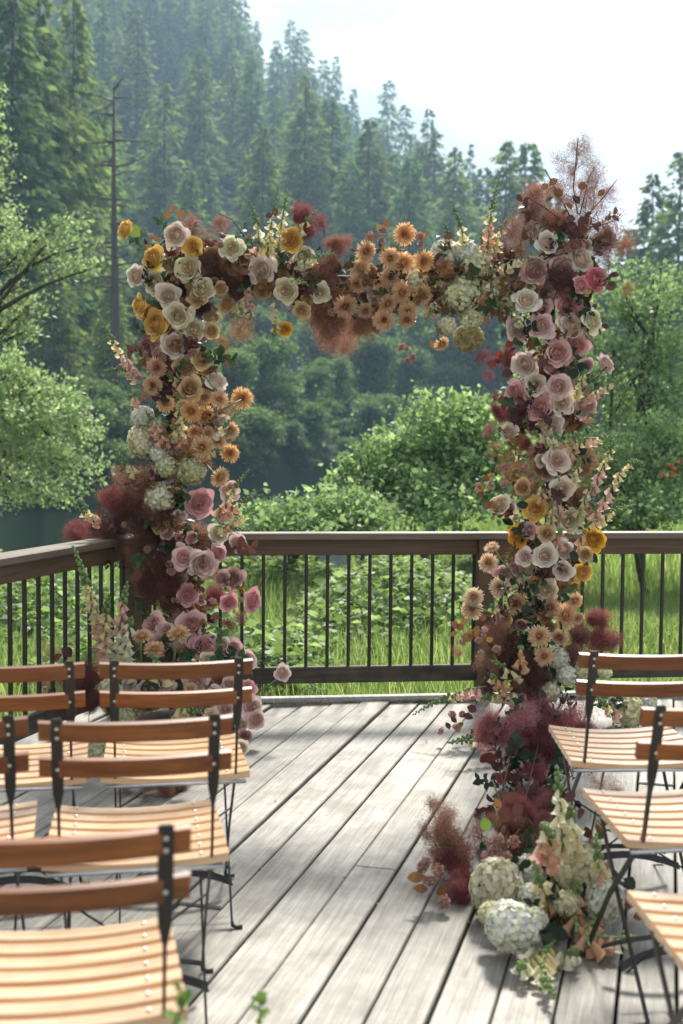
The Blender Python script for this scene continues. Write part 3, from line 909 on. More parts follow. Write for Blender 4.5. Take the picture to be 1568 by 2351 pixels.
leafy('sapling', 'leafy sapling seen through the pink rose column', 'tree', gp(2.6, 17.5),
      [(1250, 760, 17, 80, 70, 0.8), (1330, 720, 17.2, 80, 70, 0.8), (1250, 900, 16.8, 90, 90, 0.8), (1330, 880, 17, 80, 90, 0.8), (1200, 1000, 16.6, 80, 80, 0.8), (1290, 1030, 16.6, 90, 90, 0.8),
       (1210, 1130, 16.4, 80, 70, 0.8), (1290, 1150, 16.2, 90, 60, 0.8)],
      0.078, 1.6, 'shrub', 63, 0.05, (1290, 850, 17), per=24)
rb = MB()
for i in range(7):
    rb.sphere(W(1535 + random.gauss(0, 9), 1080 + random.gauss(0, 14), 14.8), 0.03, 6, 4)
M['red'] = mat_plain('red_fruit', (0.6, 0.05, 0.02), 0.4)
rb.build('red_berries', M['red'], label='few red berries glowing in the thicket at the picture edge', category='berries')

# grass and undergrowth
g = np.random.default_rng(21)
def in_view(n, y0, y1, pw=1.0):
    y = y0 + (y1 - y0) * g.random(n) ** pw
    x = (g.random(n) * 2 - 1) * (y * 0.30 + 0.4)
    return x, y
def grass(n, y0, y1, h, w, sel=None, lean=0.45):
    x, y = in_view(n, y0, y1, 1.0)
    # clumps: snap towards cell centres
    x = x + 0.10 * np.sin(x * 31 + y * 17); 
    if sel is not None:
        m = sel(x, y); x, y = x[m], y[m]
    z = terrain(x, y)
    n = len(x)
    P = np.stack([x, y, z], 1)
    hh = h * g.uniform(0.45, 1.25, n) * (1 + 0.35 * np.sin(x * 1.3) * np.sin(y * 0.9))
    az = g.uniform(0, 6.283, n)
    ld = np.stack([np.cos(az), np.sin(az), 0 * az], 1)
    sd = np.stack([-np.sin(az), np.cos(az), 0 * az], 1)
    ln = (lean * hh * g.uniform(0.2, 1.2, n))[:, None]
    hz = hh[:, None] * np.array([0, 0, 1.0])
    ww = (w * g.uniform(0.6, 1.3, n))[:, None]
    b0, b1 = P - sd * ww * .5, P + sd * ww * .5
    m0, m1 = P + hz * .6 + ld * ln * .35 - sd * ww * .4, P + hz * .6 + ld * ln * .35 + sd * ww * .4
    t0 = P + hz + ld * ln + sd * ww * 0.06; t1 = P + hz + ld * ln - sd * ww * 0.06
    V = np.stack([b0, b1, m1, m0, t0, t1], 1).reshape(-1, 3)
    i = np.arange(n)[:, None] * 6
    F = np.concatenate([i + np.array([[0, 1, 2, 3]]), i + np.array([[3, 2, 4, 5]])], 0)
    return V, F
lawn = lambda x, y: (x > 0.19 * y - 0.3)
V1, F1 = grass(66000, 7.3, 15, 0.42, 0.011, sel=lambda x, y: ~(x > 0.19 * y - 0.3))
V2, F2 = grass(45000, 15, 30, 0.45, 0.02, sel=lambda x, y: y < near_bank(x, y) - 2.5)
V3, F3 = grass(260000, 7.3, 20, 0.17, 0.010, sel=lawn, lean=0.7)
F = np.concatenate([F1, F2 + len(V1), F3 + len(V1) + len(V2)])
put('grass', fast_mesh('grass', np.concatenate([V1, V2, V3]), F), M['grass'], kind='stuff', label='long green meadow grass beyond the railing', category='grass')
# nettle / bramble undergrowth
n = 8500
x, y = in_view(n, 8.2, 17)
m = ~((x > 0.17 * y) | (x < -0.30 * y))
x, y = x[m], y[m]
hmap = 0.38 + 0.32 * np.sin(x * 1.7 + 0.5) * np.cos(y * 1.1) + 0.018 * (y - 8)
keep = hmap > 0.22
x, y, hmap = x[keep], y[keep], hmap[keep]
PP, DD = [], []
for a, b, h in zip(x, y, hmap):
    z0 = float(terrain(a, b))
    k = int(g.integers(12, 24))
    u = g.uniform(0.25, 1.0, k)
    az = g.uniform(0, 6.283, k)
    out = 0.05 + 0.12 * g.random(k)
    PP.append(np.stack([a + np.cos(az) * out * .4, b + np.sin(az) * out * .4, z0 + u * h * 1.1], 1))
    DD.append(np.stack([np.cos(az), np.sin(az), g.uniform(-.3, .25, k)], 1))
PP = np.concatenate(PP); DD = unit(np.concatenate(DD))
L = 0.095 * g.uniform(0.6, 1.3, len(PP))
V, F = leaf_quads(PP, DD, L, L * 0.62, g)
put('undergrowth', fast_mesh('undergrowth', V, F), M['under'], kind='stuff', label='leafy nettles and brambles growing beyond the railing', category='undergrowth')

# leaf litter caught in the deck gaps
lit = np.array([(nvec * (o_corner - 0.19 + PITCHW * kk - 0.003) + bvec * tt)[:] for kk, tt in zip(g.integers(3, 30, 420), g.uniform(2.6, 6.2, 420))])
lit = lit + np.stack([g.normal(0, .004, 420), g.normal(0, .01, 420), g.uniform(-.008, .004, 420)], 1)
V, F = leaf_quads(lit, unit(g.normal(size=(420, 3)) * np.array([1, 1, .3])), g.uniform(.004, .016, 420), g.uniform(.003, .009, 420), g)
M['litter'] = mat_leaf('litter', [(0, (0.10, 0.05, 0.02)), (0.5, (0.30, 0.17, 0.05)), (0.8, (0.42, 0.30, 0.14)), (1, (0.6, 0.5, 0.35))], 0.1, 0.7)
put('leaf_litter', fast_mesh('leaf_litter', V, F), M['litter'], kind='stuff', label='bits of dry leaf caught in the gaps of the deck', category='litter')

# ================================================================ CHAIRS
def chair_meshes():
    out = []
    def arc_slat(w, dep, th, bow, bowz, taper=0.0, n=9, bev=0.003):
        """slat along x, cross-section dep (y) x th (z); bow: offset along y at the middle, bowz: along z"""
        b = MB()
        vs = []
        prof = [(-1, -1 + .16), (-1 + .07, -1), (1 - .07, -1), (1, -1 + .16), (1, 1 - .16), (1 - .07, 1), (-1 + .07, 1), (-1, 1 - .16)]
        for i in range(n):
            u = -1 + 2 * i / (n - 1)
            k = 1 - u * u
            for (py, pz) in prof:
                vs.append(Vector((u * w / 2, py * dep / 2 + bow * k, pz * th / 2 + bowz * k)))
        fs = []
        for i in range(n - 1):
            for j in range(8):
                fs.append((i * 8 + j, i * 8 + (j + 1) % 8, (i + 1) * 8 + (j + 1) % 8, (i + 1) * 8 + j))
        fs.append(tuple(range(7, -1, -1))); fs.append(tuple((n - 1) * 8 + j for j in range(8)))
        b.add(vs, fs, smooth=False)
        return b
    return arc_slat
arc_slat = chair_meshes()
CW = 0.425
def flat_bar(pts, widths, thick=0.0045):
    """flat steel bar along pts in the x=const plane; widths = size along x, thickness the other way (twists when swapped)"""
    b = MB(); vs, fs = [], []
    n = len(pts)
    for i, p in enumerate(pts):
        p = Vector(p)
        d = (Vector(pts[min(i + 1, n - 1)]) - Vector(pts[max(i - 1, 0)])).normalized()
        q = Vector((0, -d.z, d.y))
        wx, wq = widths[i]
        for sx, sq in ((-1, -1), (1, -1), (1, 1), (-1, 1)):
            vs.append(p + Vector((sx * wx / 2, 0, 0)) + q * (sq * wq / 2))
    for i in range(n - 1):
        for k in range(4):
            fs.append((i * 4 + k, i * 4 + (k + 1) % 4, (i + 1) * 4 + (k + 1) % 4, (i + 1) * 4 + k))
    fs += [(3, 2, 1, 0), tuple((n - 1) * 4 + k for k in range(4))]
    b.add(vs, fs, smooth=False)
    return b
HX = 0.172           # half distance between the side frames
CH = {}
tilt = 0.16          # back leans
# origin: on the floor under the middle of the back's top edge; +y is the way the sitter faces
def backpt(z):       # back line: z 0.80 -> y 0, z 0.46 -> y 0.085
    return (0.80 - z) / 0.34 * 0.085
b = arc_slat(CW, 0.016, 0.043, -0.020, 0.0)
CH['back_slat'] = b.mesh('back_slat')
CH['seat_slat'] = [arc_slat(CW - 0.004 * k, 0.0375, 0.021, 0.0, -0.016).mesh('seat_slat') for k in range(7)]
upper = [(0, backpt(0.805) , 0.805), (0, backpt(.80) - .001, 0.80), (0, backpt(.66), 0.66), (0, backpt(.625), .625), (0, backpt(.585), 0.585), (0, backpt(.46), 0.46), (0, 0.30, 0.24), (0, 0.47, 0.012)]
CH['long_leg'] = flat_bar(upper, [(0.018, .0045), (0.026, .0045), (0.026, .0045), (0.023, .005), (0.007, .014), (0.0055, .016), (0.0055, .016), (0.0055, .015)]).mesh('leg')
CH['short_leg'] = flat_bar([(0, 0.44, 0.455), (0, 0.27, 0.245), (0, 0.06, 0.012)], [(0.0055, .016)] * 3).mesh('leg')
fo = MB(); fo.tube([(0, 0, 0.022), (0.002, -.002, 0.010), (0.012, -0.004, 0.0065), (0.030, -0.005, 0.007)], [.0055, .0065, .0065, .006], 6)
CH['foot'] = fo.mesh('foot')
rv = MB(); rv.sphere((0, 0, 0), 0.0045, 8, 4, (1, 1, .45)); CH['rivet'] = rv.mesh('rivet')
sb = MB(); sb.tube([(-HX - .03, 0, 0), (HX + .03, 0, 0)], 0.0055, 8); CH['seat_rod'] = sb.mesh('seat_rod')
wbr = flat_bar  # arched cross bar between the rear feet
ab = MB(); vs, fs = [], []
for i in range(11):
    u = -1 + 2 * i / 10
    z = 0.085 + 0.040 * (1 - u * u)
    for dy, dz in ((-.002, -.011), (.002, -.011), (.002, .011), (-.002, .011)):
        vs.append((u * HX, dy, z + dz))
for i in range(10):
    for k in range(4): fs.append((i * 4 + k, i * 4 + (k + 1) % 4, (i + 1) * 4 + (k + 1) % 4, (i + 1) * 4 + k))
ab.add(vs, fs, smooth=False); CH['cross_bar'] = ab.mesh('cross_bar')
xb = MB(); xb.tube([(-HX, 0, 0.10), (HX, 0, 0.33)], 0.0032, 5); CH['brace_a'] = xb.mesh('brace')
xb = MB(); xb.tube([(HX, 0, 0.10), (-HX, 0, 0.33)], 0.0032, 5); CH['brace_b'] = xb.mesh('brace')
sr = MB(); sr.box((0, 0, 0), (0.004, 0.36, 0.018)); CH['seat_rail'] = sr.mesh('seat_rail')
XROT = Euler((R(14), 0, 0))
def chair(px, py, d, rz, label, left_end=None, right_end=None):
    """px,py at depth d: the top edge of the upper back slat at its left or right end"""
    p = W(px, py, d)
    ax = Vector((math.cos(rz), math.sin(rz), 0))
    c = p + ax * (CW / 2 if left_end else -CW / 2)
    root = empty('folding_chair', (c.x, c.y, 0), rz, label=label, category='chair', group='slatted folding chairs set out in rows')
    for z in (0.775, 0.690):
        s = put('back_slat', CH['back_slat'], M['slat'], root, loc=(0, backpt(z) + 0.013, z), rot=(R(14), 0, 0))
        for sx in (-1, 1):
            for dz in ((-0.010, 0.012) if z > .7 else (0,)):
                put('rivet', CH['rivet'], M['rivet'], s, loc=(sx * HX, -0.0195, dz), rot=(R(90), 0, 0))
    for k in range(7):
        yy = 0.105 + k * 0.0535
        zz = 0.448 + 0.020 * k / 6
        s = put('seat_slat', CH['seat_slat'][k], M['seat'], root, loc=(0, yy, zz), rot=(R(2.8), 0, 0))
        for sx in (-1, 1):
            put('rivet', CH['rivet'], M['rivet'], s, loc=(sx * HX * 0.86, 0, 0.0062))
    for sx in (-1, 1):
        l1 = put('leg', CH['long_leg'], M['black'], root, loc=(sx * HX, 0, 0))
        l2 = put('leg', CH['short_leg'], M['black'], root, loc=(sx * (HX - 0.012), 0, 0))
        f = put('foot', CH['foot'], M['black'], l1, loc=(0, 0.47, 0)); f.scale = (sx, 1, 1)
        f = put('foot', CH['foot'], M['black'], l2, loc=(0, 0.06, 0)); f.scale = (sx, 1, 1)
        put('seat_rail', CH['seat_rail'], M['black'], root, loc=(sx * (HX * 0.86), 0.27, 0.4325), rot=(R(2.8), 0, 0))
    put('seat_rod', CH['seat_rod'], M['steel'], root, loc=(0, 0.088, 0.425))
    put('cross_bar', CH['cross_bar'], M['black'], root, loc=(0, 0.16, 0.015), rot=(R(-40), 0, 0))
    put('cross_bar', CH['cross_bar'], M['black'], root, loc=(0, 0.40, 0.015), rot=(R(40), 0, 0))
    put('brace', CH['brace_a'], M['black'], root, loc=(0, 0.12, 0), rot=(R(-30), 0, 0))
    put('brace', CH['brace_b'], M['black'], root, loc=(0, 0.125, 0), rot=(R(-30), 0, 0))
    return root
chair(228, 1541, 3.27, R(10), 'slatted wooden chair nearest the pink roses on the aisle, front row', left_end=True)
chair(193, 1541, 3.27, R(9), 'front row wooden chair cut by the picture edge, beside the aisle chair', right_end=True)
chair(86, 1668, 2.575, R(10), 'second row wooden chair on the aisle, behind the pink rose chair', left_end=True)
chair(62, 1663, 2.62, R(10), 'second row wooden chair mostly outside the picture, only its end shows', right_end=True)
chair(440, 1926, 1.88, R(11), 'closest wooden chair, blurred, large at the lower picture corner', right_end=True)
chair(1333, 1500, 3.48, R(3), 'wooden chair on the other aisle side, next to the burgundy smoke bush', left_end=True)
chair(1479, 1632, 2.76, R(8), 'second row wooden chair beside the hydrangea arrangement on the deck', left_end=True)
chair(1657, 1800, 2.02, R(8), 'wooden chair of which only a seat corner and leg show, lower picture edge', left_end=True)

# ================================================================ FLOWERS
def petal_patch(b, r0, l, th0, th1, dphi, phi0, z0=0.0, tval=0.5, nu=6, nv=5, wob=0.05, rr=None, tip=0.12, tgrad=0.0):
    rr = rr or random
    vs, ts = [], []
    a1, a2, a3 = rr.uniform(-1, 1), rr.uniform(-1, 1), rr.uniform(0, 6.28)
    for j in range(nv + 1):
        for i in range(nu + 1):
            u = -1 + 2 * i / nu
            vv = j / nv * (1 - 0.20 * u * u + tip * (1 - abs(u)) ** 2)
            # integrate the bending profile
            r, z, m = r0, z0, 6
            for q in range(m):
                s = (q + .5) / m * vv
                th = th0 + (th1 - th0) * s * s
                r += l * vv / m * math.sin(th); z += l * vv / m * math.cos(th)
            w = math.sin(min(1.0, 0.25 + vv * 1.1) * math.pi * 0.5) ** 0.8
            ph = phi0 + u * dphi * w
            wb = wob * vv * (math.sin(u * 3 + a3) * a1 + a2 * u * vv) * l
            rad = r + wb * math.cos(th0) + 0.05 * l * abs(u) ** 2 * vv
            vs.append((rad * math.cos(ph), rad * math.sin(ph), z + wb * math.sin(th0) + 0.03 * l * vv * math.sin(3 * u + a3)))
            ts.append(min(1, max(0, tval + tgrad * vv)))
    fs = []
    for j in range(nv):
        for i in range(nu):
            a = j * (nu + 1) + i
            fs.append((a, a + 1, a + nu + 2, a + nu + 1))
    b.add(vs, fs, ts)

def rose_proto(seed, openf=0.0):
    rr = random.Random(seed)
    h = MB()
    GA = 2.39996
    k = 0
    for (cnt, r0, l, t0, t1, dp, tv) in [(3, .05, .52, -.10, -.95 + openf * .5, 1.8, .0), (4, .13, .54, -.02, -.55 + openf * .6, 1.4, .10), (5, .22, .55, .05, -.20 + openf * .6, 1.1, .22),
                                         (5, .31, .56, .14 + openf * .1, .15 + openf * .5, .92, .4), (6, .40, .56, .26 + openf * .2, .60 + openf * .4, .78, .55)]:
        for i in range(cnt):
            petal_patch(h, r0, l * rr.uniform(.94, 1.06), t0 + rr.uniform(-.06, .06), t1 + rr.uniform(-.15, .15), dp, k * GA + rr.uniform(-.15, .15), 0.0, tv, wob=.10, rr=rr, tgrad=.2)
            k += 1
    h.sphere((0, 0, .06), .60, 10, 5, (1, 1, .34), t=.45)
    # calyx under the flower
    h.tube([(0, 0, -.35), (0, 0, -.08), (0, 0, .05)], [.05, .13, .16], 7, t=.5)
    return h.mesh('rose')
def petal_proto(seed, th0, th1, l=0.86, dp=.66):
    rr = random.Random(seed); b = MB()
    petal_patch(b, .42, l, th0, th1, dp, 0, -0.02, .75, 7, 6, wob=.16, rr=rr, tip=.16, tgrad=.25)
    return b.mesh('petal')
ROSE = [rose_proto(1), rose_proto(2, .3), rose_proto(3, .15), rose_proto(4, .7)]
PET_IN = [petal_proto(10 + i, .52 + .05 * i, 1.20 + .15 * i, .54, .62) for i in range(4)]
PET_OUT = [petal_proto(20 + i, .80, 1.65 + .2 * i, .58, .58) for i in range(4)]

def mum_proto(seed):
    rr = random.Random(seed)
    h, p = MB(), MB()
    def strap(b, az, r0, l, t0, t1, w, tv):
        vs, ts = [], []
        n = 4; r, z = r0, 0.0
        ca, sa = math.cos(az), math.sin(az)
        for j in range(n + 1):
            v = j / n
            ww = w * (0.55 + 0.75 * v) if v < .8 else w * .55
            cup = ww * .35
            for u, c in ((-1, cup), (0, 0), (1, cup)):
                vs.append((ca * r - sa * u * ww, sa * r + ca * u * ww, z + c)); ts.append(min(1, tv + .3 * v))
            th = t0 + (t1 - t0) * v
            r += l / n * math.sin(th); z += l / n * math.cos(th)
        fs = []
        for j in range(n):
            for q in range(2):
                a = j * 3 + q; fs.append((a, a + 1, a + 4, a + 3))
        b.add(vs, fs, ts)
    for i in range(44):
        strap(h, rr.uniform(0, 6.28), rr.uniform(.02, .24), rr.uniform(.34, .48), .15, -.5, .05, .1)
    for ring, (cnt, r0, l, t0, t1, tv) in enumerate([(18, .12, .62, .25, .0, .25), (22, .14, .72, .55, .35, .4), (26, .16, .82, .85, .7, .55), (28, .16, .88, 1.1, 1.1, .65), (28, .16, .92, 1.35, 1.5, .7), (24, .16, .90, 1.55, 1.9, .7)]):
        for i in range(cnt):
            strap(p, 6.283 * (i + rr.uniform(-.35, .35)) / cnt + ring, r0, l * rr.uniform(.85, 1.12), t0 + rr.uniform(-.1, .1), t1 + rr.uniform(-.25, .25), .068, tv)
    h.tube([(0, 0, -.3), (0, 0, -.02)], [.05, .18], 6, t=.3)
    return h.mesh('chrysanthemum'), p.mesh('petals')
MUM = [mum_proto(i) for i in range(3)]

def hyd_proto(seed, n=400):
    g = np.random.default_rng(seed)
    b = MB()
    b.sphere((0, 0, 0), .84, 10, 7, t=0.1)
    i = np.arange(n) + .5
    ph = np.arccos(1 - 2 * i / n); th = math.pi * (1 + 5 ** .5) * i
    D = np.stack([np.cos(th) * np.sin(ph), np.sin(th) * np.sin(ph), np.cos(ph)], 1) + g.normal(size=(n, 3)) * .06
    D = unit(D)
    for k in range(n):
        d = Vector(D[k]); c = d * (0.92 + g.uniform(-.07, .09))
        nn = (d + Vector(g.normal(size=3)) * .28).normalized()
        a = nn.orthogonal().normalized(); a = Quaternion(nn, g.uniform(0, 6.28)) @ a
        bb = nn.cross(a); s = g.uniform(.105, .145); tv = min(1.0, max(.25, .6 + .4 * g.normal()))
        vs = [c]; fs = []
        for q in range(4):
            d1 = Quaternion(nn, q * math.pi / 2) @ a; d2 = Quaternion(nn, q * math.pi / 2 + .74) @ a; d3 = Quaternion(nn, q * math.pi / 2 - .74) @ a
            o = len(vs)
            vs += [c + d3 * s * .92 + nn * s * .14, c + d1 * s * 1.12 + nn * s * g.uniform(-.15, .3), c + d2 * s * .92 + nn * s * .14]
            fs.append((0, o, o + 1, o + 2))
        b.add(vs, fs, tv)
    return b.mesh('hydrangea')
HYD = [hyd_proto(i) for i in range(3)]

def bell_proto(seed):
    b = MB(); n = 9
    prof = [(0, .06), (.12, .14), (.35, .20), (.65, .25), (.85, .29), (.97, .40), (.93, .43)]
    vs, ts = [], []
    for j, (z, r) in enumerate(prof):
        for k in range(n):
            a = 2 * math.pi * k / n
            lip = 1 + (.16 * math.cos(a) if j >= 5 else 0)
            vs.append((r * math.cos(a) * lip, r * math.sin(a), z + (.10 * math.cos(a) if j >= 5 else 0))); ts.append(min(1, .1 + z))
    fs = [(j * n + k, j * n + (k + 1) % n, (j + 1) * n + (k + 1) % n, (j + 1) * n + k) for j in range(len(prof) - 1) for k in range(n)]
    fs.append(tuple(range(n)))
    b.add(vs, fs, ts)
    return b.mesh('bell')
BELL = bell_proto(1)

def smoke_proto(seed, n=2600, thin=1.0, m=1500):
    """a plume of a smoke bush: branching stem and a cloud of hair-fine filaments, about one unit across round (0,0,.5)"""
    g = np.random.default_rng(seed)
    b = MB()
    ends = []
    def grow(p, d, L, r, lev):
        q = p + d * L
        mid = p + d * L * .5 + g.normal(size=3) * L * .06
        b.tube([Vector(p), Vector(mid), Vector(q)], [r, r * .8, r * .6], 3, t=.2, cap=False)
        if lev == 0:
            ends.append(q); return
        k = 3 if lev > 1 else 4
        for _ in range(k):
            nd = d + g.normal(size=3) * .75
            nd /= np.linalg.norm(nd)
            grow(p + d * L * g.uniform(.45, 1.0), nd, L * g.uniform(.55, .8), r * .6, lev - 1)
    grow(np.array([0, 0, -.05]), np.array([0, 0, 1.0]), .32, .013, 3)
    E = np.array(ends)
    c = g.integers(0, len(E), n)
    P = E[c] + g.normal(size=(n, 3)) * .085
    D = unit(g.normal(size=(n, 3)) + np.array([0, 0, .2]))
    L = g.uniform(.03, .12, n)[:, None]
    Sd = unit(np.cross(D, g.normal(size=(n, 3)))) * (.0034 * thin)
    bend = g.normal(size=(n, 3)) * L * .25
    V = np.stack([P - Sd, P + Sd, P + D * L + bend], 1).reshape(-1, 3)
    o = len(b.v)
    b.v.extend(map(tuple, V)); b.f.extend([(o + 3 * i, o + 3 * i + 1, o + 3 * i + 2) for i in range(n)])
    tt = g.uniform(0, 1, n)
    b.t.extend(np.repeat(tt, 3)); b.sm.extend([False] * n)
    # seed-like dots at filament ends
    Q = E[g.integers(0, len(E), m)] + g.normal(size=(m, 3)) * .075
    Vq, Fq = leaf_quads(Q, unit(g.normal(size=(m, 3))), g.uniform(.014, .036, m), g.uniform(.010, .024, m), g)
    o = len(b.v); b.v.extend(map(tuple, Vq)); b.f.extend([tuple(int(i) + o for i in f) for f in Fq]); b.t.extend(np.repeat(g.uniform(.3, 1, m), 4)); b.sm.extend([False] * m)
    return b.mesh('smoke_bush_plume')
SMOKE = [smoke_proto(i) for i in range(4)]
SMOKE_THIN = [smoke_proto(10 + i, 1500, .75, 500) for i in range(2)]

def sprig_proto(seed, n=11, leafL=.24, wr=.62):
    g = np.random.default_rng(seed); b = MB(); rr = random.Random(seed)
    pts = [Vector((0, 0, 0)), Vector((.03, .02, .35)), Vector((.0, .05, .7)), Vector((.06, .0, 1.0))]
    b.tube(pts, [.014, .011, .008, .004], 4)
    for i in range(n):
        u = .15 + .85 * i / n
        p = pts[0].lerp(pts[3], u)
        az = i * 2.4 + rr.uniform(-.4, .4); up = rr.uniform(-.1, .9)
        d = Vector((math.cos(az), math.sin(az), up)).normalized()
        s = d.cross(Vector((rr.uniform(-.4, .4), rr.uniform(-.4, .4), 1))).normalized(); nn = s.cross(d)
        L = leafL * rr.uniform(.7, 1.25); w = L * wr
        vs = [p]
        for v, ww, dz in ((.28, .42, .03), (.55, .5, .02), (.8, .30, -.03)):
            c = p + d * L * v + nn * dz * L
            vs += [c - s * w * ww + nn * w * .12, c, c + s * w * ww + nn * w * .12]
        vs.append(p + d * L - nn * .08 * L)
        fs = [(0, 2, 1), (0, 3, 2)]
        for k in range(2):
            o = 1 + 3 * k; fs += [(o, o + 1, o + 4, o + 3), (o + 1, o + 2, o + 5, o + 4)]
        fs += [(7, 8, 10), (8, 9, 10)]
        b.add(vs, fs, 0.0)
    return b.mesh('leaf_sprig')
SPRIG = [sprig_proto(i) for i in range(3)] + [sprig_proto(9, 9, .30, .8)]
def leaf_proto(seed, wr=.8):
    b = MB(); vs = [Vector((0, 0, 0))]
    for v, ww, dz in ((.18, .30, .02), (.42, .5, .04), (.68, .44, .03), (.88, .22, -.02)):
        vs += [Vector((-wr * ww, v, .10 * ww + dz)), Vector((0, v, dz)), Vector((wr * ww, v, .10 * ww + dz))]
    vs.append(Vector((0, 1, -.08)))
    fs = [(0, 2, 1), (0, 3, 2)]
    for k in range(3):
        o = 1 + 3 * k; fs += [(o, o + 1, o + 4, o + 3), (o + 1, o + 2, o + 5, o + 4)]
    fs += [(10, 11, 13), (11, 12, 13)]
    b.add(vs, fs, 0.0)
    return b.mesh('leaf')
LEAF = [leaf_proto(0, .8), leaf_proto(1, .6)]
def blossom_proto(seed):
    g = np.random.default_rng(seed)
    D = unit(g.normal(size=(150, 3)))
    V, F = leaf_quads(D * .62 + g.normal(size=(150, 3)) * .12, unit(D + g.normal(size=(150, 3)) * .7), .42, .34, g)
    return fast_mesh('blossom_cluster', V, F, np.repeat(g.uniform(.1, 1, 150), 4))
BLOS = [blossom_proto(i) for i in range(2)]

# colours (linear albedo; tan T and mauve D include shade on recessed roses)
COLS = {'Y': (0.80, 0.54, 0.18), 'G': (0.80, 0.49, 0.10), 'C': (0.86, 0.78, 0.58), 'P': (0.85, 0.75, 0.65), 'T': (0.68, 0.50, 0.28), 'K': (0.80, 0.48, 0.49), 'L': (0.83, 0.64, 0.60),
        'M': (0.76, 0.53, 0.51), 'S': (0.74, 0.30, 0.33), 'D': (0.60, 0.40, 0.37),
        'mum': (0.82, 0.58, 0.36), 'mumf': (0.68, 0.46, 0.31), 'mumd': (0.82, 0.53, 0.28), 'mumL': (0.84, 0.66, 0.46),
        'hw': (0.85, 0.85, 0.78), 'hc': (0.84, 0.81, 0.60), 'hg': (0.66, 0.65, 0.42), 'hp': (0.80, 0.75, 0.60), 'ht': (0.64, 0.55, 0.33),
        'bp': (0.80, 0.50, 0.38), 'bc': (0.80, 0.70, 0.42), 'bw': (0.82, 0.78, 0.60), 'bk': (0.80, 0.54, 0.48), 'bo': (0.72, 0.46, 0.28),
        'burg': (0.38, 0.145, 0.15), 'dark': (0.23, 0.115, 0.092), 'rust': (0.46, 0.245, 0.19), 'brown': (0.42, 0.245, 0.165), 'pale': (0.50, 0.34, 0.32), 'tan': (0.50, 0.36, 0.18),
        'pink': (0.56, 0.26, 0.28), 'red': (0.34, 0.11, 0.11),
        'lg': (0.045, 0.085, 0.035), 'lgd': (0.022, 0.042, 0.022), 'lb': (0.105, 0.038, 0.040), 'lbr': (0.22, 0.10, 0.04), 'lr': (0.15, 0.026, 0.022), 'lyg': (0.16, 0.22, 0.05)}
def jit(c, a=.07):
    c = COLS[c] if isinstance(c, str) else c
    k = 1 + random.uniform(-a, a)
    return tuple(min(.85, max(.005, x * k * (1 + random.uniform(-a, a) * .4))) for x in c)
def facing(v, spin=None):
    q = Vector(v).normalized().to_track_quat('Z', 'Y')
    return q @ Quaternion((0, 0, 1), random.uniform(0, 6.28) if spin is None else spin)
def tocam(p, dx=0.0, dz=0.15, jitter=.28):
    v = (cam_loc - p); v.z *= .5; v.normalize()
    return (v + Vector((dx + random.uniform(-jitter, jitter), 0, dz + random.uniform(-jitter, jitter)))).normalized()

def rose(par, p, diam, col, face, openk=None):
    c = jit(col)
    r = diam * 0.5 / 0.84
    k = random.randrange(3) if openk is None else openk
    fl = facing(face)
    o = put('rose', ROSE[k], M['rose'], par, loc=p - Vector(face) * r * .45, rot=fl, scale=r, color=c)
    nin, nout = random.choice((4, 5, 5, 6)), random.choice((3, 4, 5, 6))
    tl = random.uniform(.03, .22)
    ph = random.uniform(0, 6.28)
    for i in range(nin):
        put('petal', PET_IN[(i + k) % 4], M['rose'], o, loc=(0, 0, -.03), rot=(0, 0, ph + i * 6.283 / nin + random.uniform(-.15, .15)), color=c)
    for i in range(nout):
        put('petal', PET_OUT[(i + k) % 4], M['rose'], o, loc=(0, 0, -.08), rot=(random.uniform(-tl, tl), random.uniform(-tl, tl), ph + .6 + i * 6.283 / nout + random.uniform(-.25, .25)),
            scale=random.uniform(.82, 1.14), color=jit(c, .07))
    return o
def mum(par, p, diam, col, face):
    c = jit(col)
    k = random.randrange(3); r = diam * .5 / .93 * random.uniform(.76, 1.04)
    o = put('chrysanthemum', MUM[k][0], M['mum'], par, loc=p - Vector(face) * r * .2, rot=facing(face), scale=r, color=c)
    put('petals', MUM[k][1], M['mum'], o, color=c)
    return o
def hydrangea(par, p, diam, col, sq=1.0):
    r = diam * .5
    return put('hydrangea', random.choice(HYD), M['hydrangea'], par, loc=p, rot=(random.uniform(-.5, .5), random.uniform(-.5, .5), random.uniform(0, 6.28)), scale=(r, r, r * sq), color=jit(col, .05))
def plume(par, p, rad, col, thin=False, d=None):
    d = Vector(d) if d is not None else Vector((random.uniform(-.7, .7), random.uniform(-.6, .3), random.uniform(.2, 1)))
    d.normalize()
    s = rad * 2.15
    q = d.to_track_quat('Z', 'Y') @ Quaternion((0, 0, 1), random.uniform(0, 6.28))
    return put('smoke_bush_plume', random.choice(SMOKE_THIN if thin else SMOKE), M['smoke'], par, loc=p - d * s * .48, rot=q, scale=(s * random.uniform(.8, 1.15), s * random.uniform(.8, 1.15), s * random.uniform(.95, 1.25)), color=jit(col, .15))
def sprig(par, p, size, col, d=None, k=None):
    d = Vector(d) if d is not None else Vector((random.uniform(-1, 1), random.uniform(-1, .2), random.uniform(-.6, 1)))
    q = d.normalized().to_track_quat('Z', 'Y') @ Quaternion((0, 0, 1), random.uniform(0, 6.28))
    return put('leaf_sprig', SPRIG[random.randrange(4) if k is None else k], M['spleaf'], par, loc=p, rot=q, scale=size, color=jit(col, .2))
def leaf(par, p, L, col, d, nrm):
    d = Vector(d).normalized(); nrm = Vector(nrm); s = d.cross(nrm).normalized(); nrm = s.cross(d)
    m = Matrix((s, d, nrm)).transposed()
    return put('leaf', random.choice(LEAF), M['spleaf'], par, loc=p, rot=m.to_quaternion(), scale=L, color=jit(col, .2))
